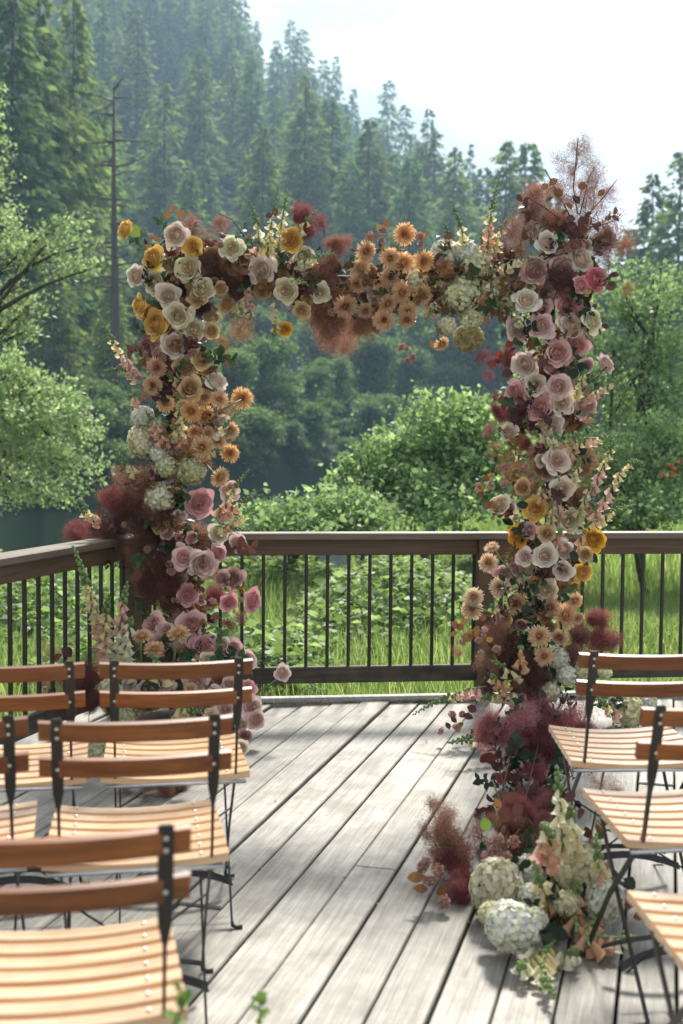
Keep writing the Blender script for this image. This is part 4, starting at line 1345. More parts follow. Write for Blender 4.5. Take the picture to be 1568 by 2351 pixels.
def blossoms(par, p, size, col):
    return put('blossom_cluster', random.choice(BLOS), M['blossom'], par, loc=p, rot=(random.uniform(0, 6), random.uniform(0, 6), 0), scale=size * .5, color=jit(col, .12))
def foxglove(par, pts, cols, bell=.034, frac=.62, nb=None, r=.0045):
    """stem along pts (world, base to tip); open bells on the lower part, green buds to the tip"""
    pts = [np.array(p, float) for p in pts]
    if len(pts) == 2: pts = [pts[0], (pts[0] + pts[1]) / 2 + rng.normal(size=3) * .012, pts[1]]
    C = bez(pts[0], pts[1], pts[2], 15) if len(pts) == 3 else np.concatenate([bez(pts[0], pts[0] * .5 + pts[1] * .5, pts[1], 6)[:-1], bez(pts[1], pts[2] * 1.0, pts[3], 10)])
    L = np.sum(np.linalg.norm(np.diff(C, axis=0), axis=1))
    b = MB()
    o0 = Vector(C[0])
    b.tube([Vector(c) - o0 for c in C], list(np.linspace(r, r * .35, len(C))), 6)
    def at(u):
        f = u * (len(C) - 1); i = min(int(f), len(C) - 2); q = f - i
        return Vector(C[i] * (1 - q) + C[i + 1] * q), Vector(C[i + 1] - C[i]).normalized()
    nb = nb or max(4, int(L * frac / .015))
    bells = []
    for i in range(nb):
        u = .12 + (frac - .10) * i / max(1, nb - 1)
        p, d = at(u)
        side = Quaternion(d, i * 2.4 + random.uniform(-.5, .5)) @ d.orthogonal().normalized()
        hang = (side * .55 + Vector((0, -.22, -.85))).normalized()
        bells.append((p + side * r, hang, bell * (1.15 - .55 * (i / nb)), i / nb))
    nbud = max(9, int(L * (1 - frac) / .0075))
    for i in range(nbud):
        u = frac + (1.0 - frac) * (i + .3) / nbud
        p, d = at(min(u, .999))
        side = Quaternion(d, i * 2.4) @ d.orthogonal().normalized()
        s = bell * .20 * (1.15 - .7 * i / nbud)
        b.sphere(p - o0 + side * s * 1.1, s, 6, 4, (1, 1, 1.25))
    for i in range(0, nb, 2):
        p, d = at(.12 + (frac - .10) * i / max(1, nb)); b.sphere(p - o0 + Quaternion(d, i * 2.4) @ d.orthogonal().normalized() * r, bell * .22, 6, 3)
    root = b.build('foxglove', M['fox_green'], par, loc=o0)
    for p, h, s, f in bells:
        c = cols[0] if f < .55 else cols[1]
        put('bell', BELL, M['bell'], root, loc=p - o0, rot=facing(h), scale=s * 1.18, color=jit(c, .08))
    return root

# ================================================================ THE FLOWER ARCH AND ARRANGEMENTS
DA = 6.02
LX, RX_ = W(395, 1000, DA).x, W(1262, 1000, DA).x
TOPZ = W(800, 640, DA).z
class Set:
    """a flower thing: an Empty at its base; children are placed in world coordinates relative to it"""
    def __init__(s, name, base, label, category='flowers'):
        s.o = empty(name, base, label=label, category=category); s.b = Vector(base)
    def loc(s, p): return Vector(p) - s.b
arch = Set('floral_arch', ((LX + RX_) / 2, DA, 0), 'tall rectangular wedding arch covered in cream, peach and pink flowers', 'arch')
leftg = Set('floral_arrangement', (W(430, 1500, 5.7).x, 5.7, 0), 'pink rose and foxglove arrangement on the deck behind the wooden chairs')
rightg = Set('floral_arrangement', (W(1210, 1500, 5.6).x, 5.6, 0), 'peach chrysanthemum and smoke bush arrangement around the right arch foot')
hydg = Set('floral_arrangement', (W(1450, 1500, 5.6).x, 5.6, 0), 'cream hydrangea bunch lying on the deck behind the chair by the railing')
smkg = Set('floral_arrangement', (W(1220, 1700, 4.6).x, 4.6, 0), 'airy burgundy smoke bush mound on the deck between two flower groups')
frontg = Set('floral_arrangement', (W(1240, 2000, 3.5).x, 3.5, 0), 'closest arrangement with white hydrangeas and peach foxgloves on the deck')
fr = MB()
def bar(a, b2, n='pole', r=.017):
    m = MB(); m.tube([arch.loc(a), arch.loc(b2)], r, 8); m.build(n, M['black'], arch.o)
bar((LX, DA, 0.0), (LX, DA, TOPZ), 'pole'); bar((RX_, DA, 0), (RX_, DA, TOPZ), 'pole')
bar((LX - .10, DA, TOPZ), (RX_ + .10, DA, TOPZ), 'crossbar')
for x in (LX, RX_):
    m = MB(); m.box(arch.loc((x, DA, 0.006)), (.36, .36, .010), bev=.002); m.build('base_plate', M['black'], arch.o)

AXL, AXR = 400, 1262
def dx_out(px, py):
    """flowers on the sides of a column turn outward a little"""
    if py > 760:
        ax = AXL if px < 784 else AXR
        return max(-.55, min(.55, (px - ax) / 190))
    return max(-.4, min(.4, (px - 830) / 1500)) + (max(-.5, (px - 400) / 160) if px < 400 else 0) + (min(.5, (px - 1290) / 160) if px > 1290 else 0)
def dz_out(py):
    return 0.30 if py < 560 else (0.12 if py < 700 else -0.02)
def where(k, x, y):
    """arch flower -> (set, world point): depth follows the column's round section"""
    px, py = zp(k, x, y)
    d = 5.80 + random.uniform(-.045, .045)
    if py > 760:
        ax = AXL if px < 784 else AXR
        d += .00002 * (px - ax) ** 2 * .35
    else:
        d += .02
    return px, py, d

def G_rose(st, k, L, dfun=None):
    for it in L:
        x, y, dia, c = it[:4]
        px, py, d = where(k, x, y)
        if dfun: d = dfun(px, py)
        p = W(px, py, d)
        f = tocam(p, dx_out(px, py) if not dfun else 0, dz_out(py) + .05)
        if len(it) > 4 and it[4] is not None: f = (Vector(it[4])).normalized()
        rose(st.o, st.loc(p), zs(k, dia) / FPX * d * 1.04, c, f, it[5] if len(it) > 5 else None)
def G_mum(st, k, L, dfun=None):
    for it in L:
        x, y, dia, c = it[:4]
        px, py, d = where(k, x, y)
        if dfun: d = dfun(px, py)
        p = W(px, py, d)
        f = tocam(p, dx_out(px, py) * .8, dz_out(py), .6)
        if len(it) > 4: f = Vector(it[4]).normalized()
        mum(st.o, st.loc(p), zs(k, dia) / FPX * d * 1.05, c, f)
def G_hyd(st, k, L, dfun=None, back=.05):
    for it in L:
        x, y, dia, c = it[:4]
        px, py, d = where(k, x, y)
        if dfun: d = dfun(px, py)
        hydrangea(st.o, st.loc(W(px, py, d + back)), zs(k, dia) / FPX * d * 1.02, c, it[4] if len(it) > 4 else .95)
def G_plume(st, k, L, dfun=None, back=.10):
    for it in L:
        x, y, r, c = it[:4]
        px, py, d = where(k, x, y)
        if dfun: d = dfun(px, py)
        n = 1 if (len(it) > 4 and it[4]) else 3
        for q in range(n):
            dd = d + back + random.uniform(-.05, .08)
            jx, jy = (random.gauss(0, .28) * zs(k, r), random.gauss(0, .28) * zs(k, r)) if q else (0, 0)
            plume(st.o, st.loc(W(px + jx, py + jy, dd)), zs(k, r) / FPX * dd * (1.12 if q == 0 else .85), c, bool(len(it) > 4 and it[4]), it[5] if len(it) > 5 else None)
def G_leaf(st, k, L, dfun=None, size=.045, back=.0):
    for it in L:
        x, y, c = it[:3]
        px, py, d = where(k, x, y)
        if dfun: d = dfun(px, py)
        p = W(px, py, d + back)
        sc = it[3] if len(it) > 3 else 1
        d3 = Vector((random.uniform(-1, 1), random.uniform(-.5, .1), random.uniform(-1, .9)))
        leaf(st.o, st.loc(p - d3.normalized() * size * sc * .5), size * sc * random.uniform(.85, 1.2), c, d3, Vector((random.uniform(-.6, .6), -1, random.uniform(-.3, .7))))
def G_blos(st, k, L, dfun=None, size=.034, col='P2', back=.02):
    for x, y in L:
        px, py, d = where(k, x, y)
        if dfun: d = dfun(px, py)
        for q in range(2):
            blossoms(st.o, st.loc(W(px + random.gauss(0, 5) * q, py + random.gauss(0, 5) * q, d + back)), size * random.uniform(.8, 1.15), (0.62, 0.42, 0.36))
def G_fox(st, k, L, dfun=None, back=.0, bell=.034):
    for it in L:
        pts, cols = it[0], it[1]
        frac = it[2] if len(it) > 2 else .62
        P = []
        for i, (x, y) in enumerate(pts):
            px, py = zp(k, x, y)
            d = (dfun(px, py) if dfun else 5.83) + back + random.uniform(-.02, .02) - .04 * i / max(1, len(pts) - 1)
            P.append(W(px, py, d))
        foxglove(st.o, [tuple(st.loc(p)) for p in P], cols, bell, frac)

# ---- roses on the arch
SL, SR = (-.8, -.9, .35), (.8, -.9, .3)
G_rose(arch, 1, [(428, 265, 100, 'Y', (-.75, -.7, .35)), (695, 290, 132, 'P'), (785, 360, 98, 'Y'), (572, 420, 125, 'Y'), (485, 508, 112, 'P', (-.6, -1, .1)), (762, 470, 142, 'C'), (580, 550, 132, 'C'),
    (660, 615, 122, 'P'), (845, 575, 132, 'C'), (995, 360, 118, 'C'), (1145, 480, 138, 'P'), (1300, 320, 122, 'Y'), (1375, 420, 118, 'C'), (1250, 515, 92, 'T'), (1275, 590, 132, 'C'),
    (1145, 590, 92, 'T'), (935, 580, 76, 'T'), (965, 660, 92, 'T'), (810, 632, 100, 'T'), (500, 668, 100, 'Y', (-.9, -.7, 0)), (585, 765, 142, 'Y'), (712, 725, 134, 'C'), (795, 795, 122, 'C'),
    (695, 870, 138, 'P'), (890, 800, 80, 'T'), (1275, 795, 80, 'G', (.3, -.9, -.35)), (1460, 600, 100, 'C'), (1360, 690, 88, 'T'), (755, 985, 115, 'T'), (850, 945, 102, 'T'), (925, 1050, 115, 'P', (.5, -.55, .7))])
G_rose(arch, 3, [(855, 265, 132, 'T'), (915, 935, 165, 'K', None, 3), (1095, 850, 125, 'L', (.7, -.8, .4)), (1025, 1105, 115, 'P'), (1140, 1155, 112, 'L', (.7, -.8, .2))])
G_rose(arch, 4, [(820, 220, 128, 'M'), (930, 265, 168, 'L', None, 3), (1020, 200, 112, 'K'), (850, 435, 132, 'K'), (1230, 465, 132, 'K', (.9, -.6, .1)), (1085, 480, 105, 'K', (.5, -.9, 0)), (1045, 340, 95, 'M')])
G_rose(arch, 2, [(1075, 545, 104, 'P'), (1235, 620, 112, 'P'), (1140, 670, 142, 'L', None, 3), (1305, 715, 112, 'S', (.5, -.9, .1)), (1020, 680, 122, 'D'), (975, 810, 112, 'P'), (1085, 790, 102, 'P'), (1170, 840, 112, 'K'),
    (1290, 905, 104, 'C', (.6, -.8, .1)), (1190, 925, 112, 'P'), (945, 945, 122, 'L'), (1045, 925, 118, 'L'), (1050, 850, 90, 'M'), (1250, 850, 84, 'K'), (1230, 740, 84, 'K')])
G_rose(arch, 5, [(865, 175, 190, 'M'), (620, 265, 192, 'P'), (1015, 120, 155, 'K'), (1225, 250, 155, 'L', (.7, -.7, .45)), (705, 400, 162, 'P'), (555, 470, 165, 'K'), (870, 425, 178, 'L'), (730, 570, 178, 'K'),
    (895, 540, 155, 'P'), (1075, 570, 168, 'L'), (820, 700, 148, 'P'), (510, 755, 135, 'P'), (870, 945, 175, 'P'), (900, 1165, 162, 'P'), (610, 1150, 120, 'T'), (440, 1260, 155, 'C', (-.5, -.8, .5)), (710, 1300, 165, 'Y'),
    (950, 1380, 178, 'C'), (570, 1495, 155, 'G'), (1140, 1510, 165, 'G', (.3, -.9, .3)), (655, 1450, 112, 'M'), (790, 1480, 122, 'T')])
G_rose(arch, 6, [(780, 210, 128, 'P'), (895, 175, 114, 'P'), (675, 285, 142, 'C'), (880, 300, 114, 'P'), (1005, 305, 115, 'Y', (.4, -.9, .1)), (785, 405, 132, 'C'), (660, 215, 105, 'P'), (1015, 205, 85, 'T')])
# ---- chrysanthemums on the arch
G_mum(arch, 3, [(715, 355, 112, 'mum'), (860, 400, 112, 'mumd'), (935, 320, 98, 'mum'), (1025, 330, 112, 'mum'), (1155, 325, 118, 'mumd', (.3, -.95, .1)), (940, 425, 112, 'mumd'), (1090, 510, 104, 'mum', (.6, -.8, .1)),
    (880, 520, 84, 'mumd'), (960, 525, 84, 'mum'), (925, 605, 122, 'mum'), (1020, 575, 84, 'mum'), (1085, 640, 118, 'mumd', (.3, -.9, .2)), (1030, 780, 112, 'mum'), (665, 150, 104, 'mumf'), (640, 250, 94, 'mumf')])
G_mum(arch, 2, [(240, 590, 104, 'mum'), (415, 510, 98, 'mumd'), (350, 620, 84, 'mum'), (410, 640, 92, 'mumd'), (505, 635, 88, 'mumd'), (590, 665, 84, 'mumd'), (350, 710, 92, 'mumf'), (195, 740, 88, 'mumf'), (145, 845, 98, 'mumf'),
    (405, 780, 102, 'mum'), (500, 790, 88, 'mum'), (310, 775, 74, 'mumf'), (320, 905, 84, 'mumf'), (430, 865, 84, 'mum'), (425, 905, 84, 'mumf'), (235, 865, 74, 'mumf'), (585, 1015, 84, 'mum', (.5, -.5, -.7)), (210, 665, 84, 'mum'), (340, 830, 74, 'mumf')])
G_mum(arch, 6, [(470, 160, 94, 'mumL', (-.3, -.4, .85)), (450, 250, 122, 'mumL', (-.5, -.8, .2)), (515, 390, 112, 'mumL', (-.4, -.9, .2)), (365, 445, 104, 'mumL', (-.4, -.8, .5)), (355, 515, 122, 'mumL', (-.4, -.9, .1)), (620, 490, 112, 'mum'),
    (535, 580, 112, 'mum'), (695, 535, 118, 'mum'), (805, 505, 112, 'mumf'), (895, 555, 132, 'mum'), (950, 470, 102, 'mum'), (970, 570, 84, 'mumf'), (720, 365, 92, 'mumd')])
# ---- hydrangeas on the arch
G_hyd(arch, 2, [(600, 605, 142, 'hw'), (700, 590, 112, 'hw'), (735, 650, 142, 'hc'), (670, 780, 192, 'hc', .85), (710, 985, 136, 'ht'), (850, 750, 112, 'hp'), (895, 815, 104, 'hg'), (475, 730, 112, 'hc'), (610, 930, 92, 'hc'), (720, 890, 112, 'hc')])
G_hyd(arch, 3, [(585, 430, 132, 'hw'), (585, 570, 178, 'hp', 1.1), (690, 640, 132, 'hw'), (720, 720, 132, 'hg'), (860, 745, 172, 'hg'), (690, 895, 184, 'hp')])
# ---- foxgloves on the arch
G_fox(arch, 1, [([(520, 1040), (395, 900), (295, 705)], ('bk', 'bc'), .62), ([(520, 1050), (430, 960), (320, 1020)], ('bk', 'bc'), .4), ([(1180, 420), (1195, 250), (1240, 40)], ('bc', 'bw'), .6), ([(1240, 380), (1255, 200), (1290, 60)], ('bc', 'bw'), .65),
    ([(1140, 350), (1135, 180), (1065, 105)], ('bw', 'bc'), .35), ([(1330, 440), (1420, 420), (1525, 395)], ('bw', 'bc'), .5), ([(1220, 620), (1235, 760), (1205, 875)], ('bw', 'bc'), .6), ([(1090, 600), (1100, 680), (1085, 745)], ('bk', 'bc'), .7),
    ([(1090, 420), (1120, 340), (1220, 340)], ('bp', 'bc'), .6), ([(1330, 320), (1370, 220), (1465, 155)], ('bw', 'bc'), .5), ([(1290, 520), (1350, 530), (1420, 575)], ('bw', 'bc'), .4), ([(1100, 560), (1060, 640), (1040, 720)], ('bk', 'bc'), .8)])
G_fox(arch, 2, [([(690, 560), (680, 460), (620, 350)], ('bc', 'bw'), .4), ([(625, 570), (620, 510), (595, 455)], ('bw', 'bc'), .4), ([(795, 600), (800, 420), (850, 250)], ('bp', 'bc'), .55), ([(820, 580), (845, 500), (895, 430)], ('bc', 'bc'), .6),
    ([(790, 600), (765, 560), (765, 490)], ('bw', 'bc'), .3), ([(900, 640), (850, 660), (790, 700)], ('bc', 'bp'), .7), ([(800, 720), (830, 780), (860, 880)], ('bw', 'bc'), .4), ([(580, 800), (520, 880), (485, 985)], ('bw', 'bc'), .2),
    ([(900, 630), (1000, 620), (1060, 640)], ('bw', 'bc'), .3), ([(700, 870), (725, 920), (715, 960)], ('bw', 'bc'), .5), ([(950, 900), (930, 920), (905, 960)], ('bw', 'bc'), .2)])
G_fox(arch, 3, [([(815, 590), (790, 430), (790, 265)], ('bc', 'bc'), .8), ([(720, 600), (660, 480), (600, 400)], ('bp', 'bp'), .7), ([(560, 760), (450, 660), (380, 570)], ('bc', 'bc'), .3), ([(350, 1020), (260, 980), (150, 930)], ('bp', 'bc'), .55),
    ([(300, 1010), (260, 960), (225, 900)], ('bc', 'bc'), .5), ([(1000, 1010), (1090, 850), (1200, 730)], ('bp', 'bc'), .6), ([(1020, 1010), (1140, 900), (1275, 880)], ('bp', 'bc'), .5), ([(1040, 1080), (1150, 1000), (1250, 930)], ('bp', 'bc'), .6),
    ([(1000, 1060), (1100, 1070), (1205, 1085)], ('bc', 'bc'), .45), ([(1000, 520), (1070, 480), (1140, 395)], ('bw', 'bc'), .3), ([(830, 600), (800, 520), (740, 480)], ('bp', 'bc'), .7), ([(880, 640), (960, 640), (1050, 620)], ('bp', 'bc'), .7), ([(560, 330), (530, 320), (490, 310)], ('bp', 'bc'), .5)])
G_fox(arch, 5, [([(985, 490), (1020, 400), (1070, 300)], ('bc', 'bc'), .85), ([(1030, 520), (1200, 420), (1410, 295)], ('bk', 'bc'), .6), ([(1040, 790), (1200, 800), (1355, 760)], ('bk', 'bc'), .4), ([(1090, 1210), (1170, 1020), (1275, 810)], ('bk', 'bc'), .85),
    ([(1065, 1440), (1230, 1180), (1380, 870), (1490, 990)], ('bk', 'bc'), .7), ([(1110, 1420), (1250, 1290), (1425, 1270)], ('bc', 'bc'), .5), ([(960, 1120), (1010, 1010), (1030, 930)], ('bc', 'bw'), .6), ([(1000, 1360), (1060, 1230), (1100, 1110)], ('bc', 'bw'), .8),
    ([(765, 1260), (750, 1170), (735, 1090)], ('bk', 'bc'), .7), ([(820, 1410), (825, 1330), (820, 1240)], ('bc', 'bc'), .8), ([(880, 800), (760, 790), (680, 740)], ('bw', 'bc'), .8), ([(960, 850), (860, 800), (780, 830)], ('bo', 'bc'), .9),
    ([(940, 900), (1000, 830), (1050, 800)], ('bp', 'bc'), .8), ([(880, 1330), (840, 1240), (850, 1130)], ('bk', 'bc'), .8), ([(1050, 620), (1100, 650), (1160, 610)], ('bp', 'bc'), .4)])
G_fox(arch, 6, [([(860, 140), (820, 110), (870, 60)], ('bp', 'bp'), .9), ([(960, 140), (980, 100), (1010, 70)], ('bp', 'bp'), .9)])
# ---- smoke bush on the arch
T = True
G_plume(arch, 1, [(940, 210, 80, 'rust', T), (800, 230, 60, 'rust', T), (880, 420, 85, 'dark'), (950, 500, 105, 'dark'), (1360, 170, 85, 'burg'), (1470, 220, 80, 'burg', T), (1550, 330, 65, 'rust'), (1060, 770, 90, 'brown', T, (-.2, 0, -1)), (1010, 830, 80, 'tan', T, (-.2, 0, -1)), (945, 840, 85, 'tan', T), (545, 850, 62, 'burg', T),
    (960, 930, 60, 'burg', T), (850, 300, 62, 'rust', T), (1480, 480, 85, 'rust'), (1440, 760, 85, 'rust', T, (0, 0, -1)), (1540, 880, 95, 'rust', T, (0, 0, -1)), (1500, 800, 90, 'rust', T, (-.2, 0, -1)), (1020, 560, 90, 'dark'), (760, 560, 80, 'dark'), (870, 700, 80, 'dark'), (1180, 520, 80, 'dark'), (640, 700, 80, 'dark'), (760, 880, 80, 'dark'), (1400, 260, 70, 'burg')])
G_plume(arch, 2, [(140, 560, 68, 'rust', T), (60, 640, 70, 'rust'), (60, 900, 110, 'rust', 0, (.1, -.1, -1)), (110, 990, 100, 'rust', T, (0, -.1, -1)), (40, 960, 90, 'rust', T, (-.2, 0, -1)), (180, 960, 90, 'rust', T, (.2, 0, -1)), (230, 750, 85, 'brown'), (140, 1050, 80, 'rust', T, (0, 0, -1)), (230, 930, 80, 'brown'), (340, 780, 70, 'brown'), (1210, 140, 95, 'pale', T, (.1, 0, 1)), (1215, 110, 70, 'pale', T, (.1, 0, 1)), (1300, 330, 90, 'rust', T), (1180, 300, 80, 'rust', T), (1090, 320, 80, 'rust', T), (1440, 540, 80, 'rust', T, (1, 0, .3)), (1350, 600, 75, 'rust', T), (1280, 480, 85, 'brown', T), (960, 400, 80, 'rust', T, (-.6, 0, .8)), (1000, 430, 80, 'rust', T), (1250, 240, 95, 'pale', T, (.3, 0, 1)), (1365, 290, 75, 'pale', T, (.8, 0, .6)),
    (1195, 200, 75, 'pale', T, (0, 0, 1)), (990, 330, 100, 'rust', T), (1040, 300, 80, 'rust', T), (920, 470, 80, 'rust', T), (1060, 400, 85, 'rust', T), (1240, 400, 95, 'brown', T), (1400, 490, 95, 'rust', T), (1320, 555, 80, 'brown'), (1200, 350, 85, 'brown', T), (1440, 740, 48, 'tan', T), (960, 560, 68, 'rust', T), (790, 1060, 62, 'burg', T), (1130, 470, 80, 'rust'), (1150, 720, 80, 'dark'), (1050, 780, 70, 'dark'), (860, 620, 60, 'brown', T)])
G_plume(arch, 5, [(400, 220, 70, 'burg', T), (390, 330, 60, 'burg', T), (400, 480, 75, 'burg', T), (430, 600, 85, 'burg'), (390, 720, 68, 'burg', T), (400, 850, 68, 'tan', T), (980, 680, 80, 'dark'), (640, 820, 62, 'burg'), (760, 980, 85, 'brown'), (580, 600, 85, 'dark'), (520, 200, 80, 'red'), (770, 310, 70, 'dark'), (620, 980, 90, 'brown', T), (700, 700, 80, 'dark'), (900, 300, 90, 'dark'), (480, 1040, 90, 'brown', T), (860, 640, 70, 'dark')])
G_plume(arch, 3, [(560, 790, 118, 'brown'), (430, 900, 110, 'burg'), (520, 960, 125, 'dark'), (330, 880, 70, 'rust', T), (220, 1070, 85, 'burg'), (170, 1100, 70, 'burg', T), (450, 1060, 130, 'dark'), (600, 1080, 130, 'dark'), (740, 1000, 95, 'dark'), (750, 660, 60, 'brown'), (330, 1040, 85, 'burg'), (640, 100, 70, 'dark'), (720, 220, 70, 'dark'), (960, 700, 60, 'brown', T), (600, 300, 60, 'brown', T), (480, 740, 80, 'rust', T)])
G_plume(arch, 4, [(600, 100, 130, 'dark'), (450, 200, 90, 'dark', T), (680, 250, 115, 'dark'), (660, 400, 110, 'dark'), (330, 100, 78, 'burg', T), (560, 350, 60, 'brown', T), (1000, 440, 90, 'burg'), (1050, 580, 90, 'burg', T), (1130, 540, 68, 'burg', T), (760, 500, 80, 'dark'), (950, 130, 80, 'dark'), (900, 480, 90, 'dark'), (780, 340, 80, 'dark')])
G_plume(arch, 6, [(1060, 560, 95, 'burg'), (1100, 680, 115, 'burg'), (970, 680, 100, 'dark'), (1180, 720, 60, 'rust', T), (660, 430, 60, 'burg', T), (420, 580, 60, 'brown', T), (780, 330, 70, 'dark'), (760, 460, 80, 'dark')])
# ---- leaves and small blossoms on the arch
G_leaf(arch, 1, [(690, 160, 'lbr'), (735, 185, 'lbr'), (655, 195, 'lbr'), (560, 360, 'lbr'), (600, 320, 'lbr'), (590, 390, 'lbr'), (630, 400, 'lbr'), (520, 970, 'lbr'), (540, 960, 'lbr'), (490, 275, 'lyg', 1.4), (480, 330, 'lg', 1.2), (585, 655, 'lg', 1.1), (505, 330, 'lg'),
    (1330, 215, 'lr'), (1200, 200, 'lb'), (1220, 175, 'lr'), (900, 330, 'lr'), (870, 340, 'lr'), (945, 300, 'lr'), (640, 510, 'lg'), (1250, 400, 'lg'), (1240, 380, 'lg'), (740, 580, 'lgd'), (1070, 400, 'lb', 1.2), (1060, 430, 'lb', 1.2), (1040, 420, 'lb')], back=.03)
G_leaf(arch, 2, [(1060, 290, 'lbr'), (1120, 320, 'lbr', 1.2), (1100, 270, 'lbr'), (1230, 290, 'lbr'), (1320, 320, 'lbr'), (1200, 350, 'lb'), (1240, 450, 'lb', 1.3), (1300, 470, 'lbr'), (1150, 410, 'lbr'), (1180, 440, 'lb', 1.2), (1210, 490, 'lb'), (1260, 420, 'lb', 1.3), (1080, 350, 'lbr'), (1170, 380, 'lbr'),
    (300, 480, 'lbr'), (330, 460, 'lbr'), (270, 530, 'lbr'), (320, 580, 'lbr'), (540, 1010, 'lbr', 1.2), (500, 520, 'lbr'), (1130, 540, 'lg', 1.2), (1290, 480, 'lb'), (1340, 560, 'lb'), (1310, 600, 'lb'), (1375, 700, 'lb', 1.2), (1365, 750, 'lb', 1.2), (170, 650, 'lb'), (560, 860, 'lg'), (600, 870, 'lg'), (800, 580, 'lg'), (1105, 620, 'lg')], back=.03)
G_leaf(arch, 5, [(395, 260, 'lr'), (430, 240, 'lr', .9), (520, 115, 'lr', 1.1), (540, 160, 'lr', 1.2), (500, 330, 'lb', 1.3), (470, 520, 'lr', 1.2), (480, 570, 'lr'), (500, 620, 'lr', 1.2), (740, 290, 'lb', 1.5), (800, 320, 'lb', 1.4), (1030, 280, 'lgd', 1.4), (590, 790, 'lgd', 1.1), (1040, 880, 'lgd', 1.4), (610, 1270, 'lgd', 1.3),
    (510, 1390, 'lgd', 1.3), (660, 1390, 'lgd', 1.4), (980, 320, 'lgd', 1.3), (560, 640, 'lb', 1.6), (620, 560, 'lb', 1.6), (600, 520, 'lb', 1.4), (540, 700, 'lb', 1.4), (440, 190, 'lr'), (470, 230, 'lb', 1.4), (760, 250, 'lb', 1.3), (1100, 1110, 'lyg', 1.2), (1170, 1380, 'lyg', 1.2), (350, 1080, 'lbr'), (320, 1150, 'lbr'), (380, 1060, 'lbr'), (460, 950, 'lbr'), (310, 1200, 'lbr')], back=.02)
G_leaf(arch, 6, [(1050, 220, 'lgd', 1.6), (950, 250, 'lgd', 1.4), (940, 210, 'lgd', 1.3), (455, 590, 'lgd', 1.1), (560, 290, 'lg'), (590, 360, 'lg'), (440, 510, 'lg', 1.2), (470, 530, 'lg', 1.2), (740, 130, 'lgd', 1.2), (560, 15, 'lgd', 1.3), (690, 30, 'lgd', 1.3)], back=.02)
G_blos(arch, 1, [(730, 250), (1000, 600), (1015, 625), (905, 690), (850, 840), (795, 910), (590, 1050), (600, 910), (650, 250), (930, 350), (820, 240)])
G_blos(arch, 2, [(255, 510), (320, 490), (310, 540), (490, 520), (490, 560), (970, 490), (1000, 460), (1020, 500), (80, 870), (100, 820), (570, 950), (395, 1030), (430, 1040), (455, 1080), (430, 1090), (1160, 560), (170, 800), (270, 940)])
G_blos(arch, 3, [(655, 70), (880, 10), (870, 60), (640, 210), (600, 70), (620, 130), (700, 100)])
G_blos(arch, 4, [(760, 465), (715, 505), (700, 580), (770, 570), (740, 300), (565, 455), (610, 170), (980, 470)])
G_blos(arch, 5, [(540, 940), (440, 1000), (490, 1000), (390, 1120), (290, 1165), (480, 1120), (680, 1050), (600, 1020)])
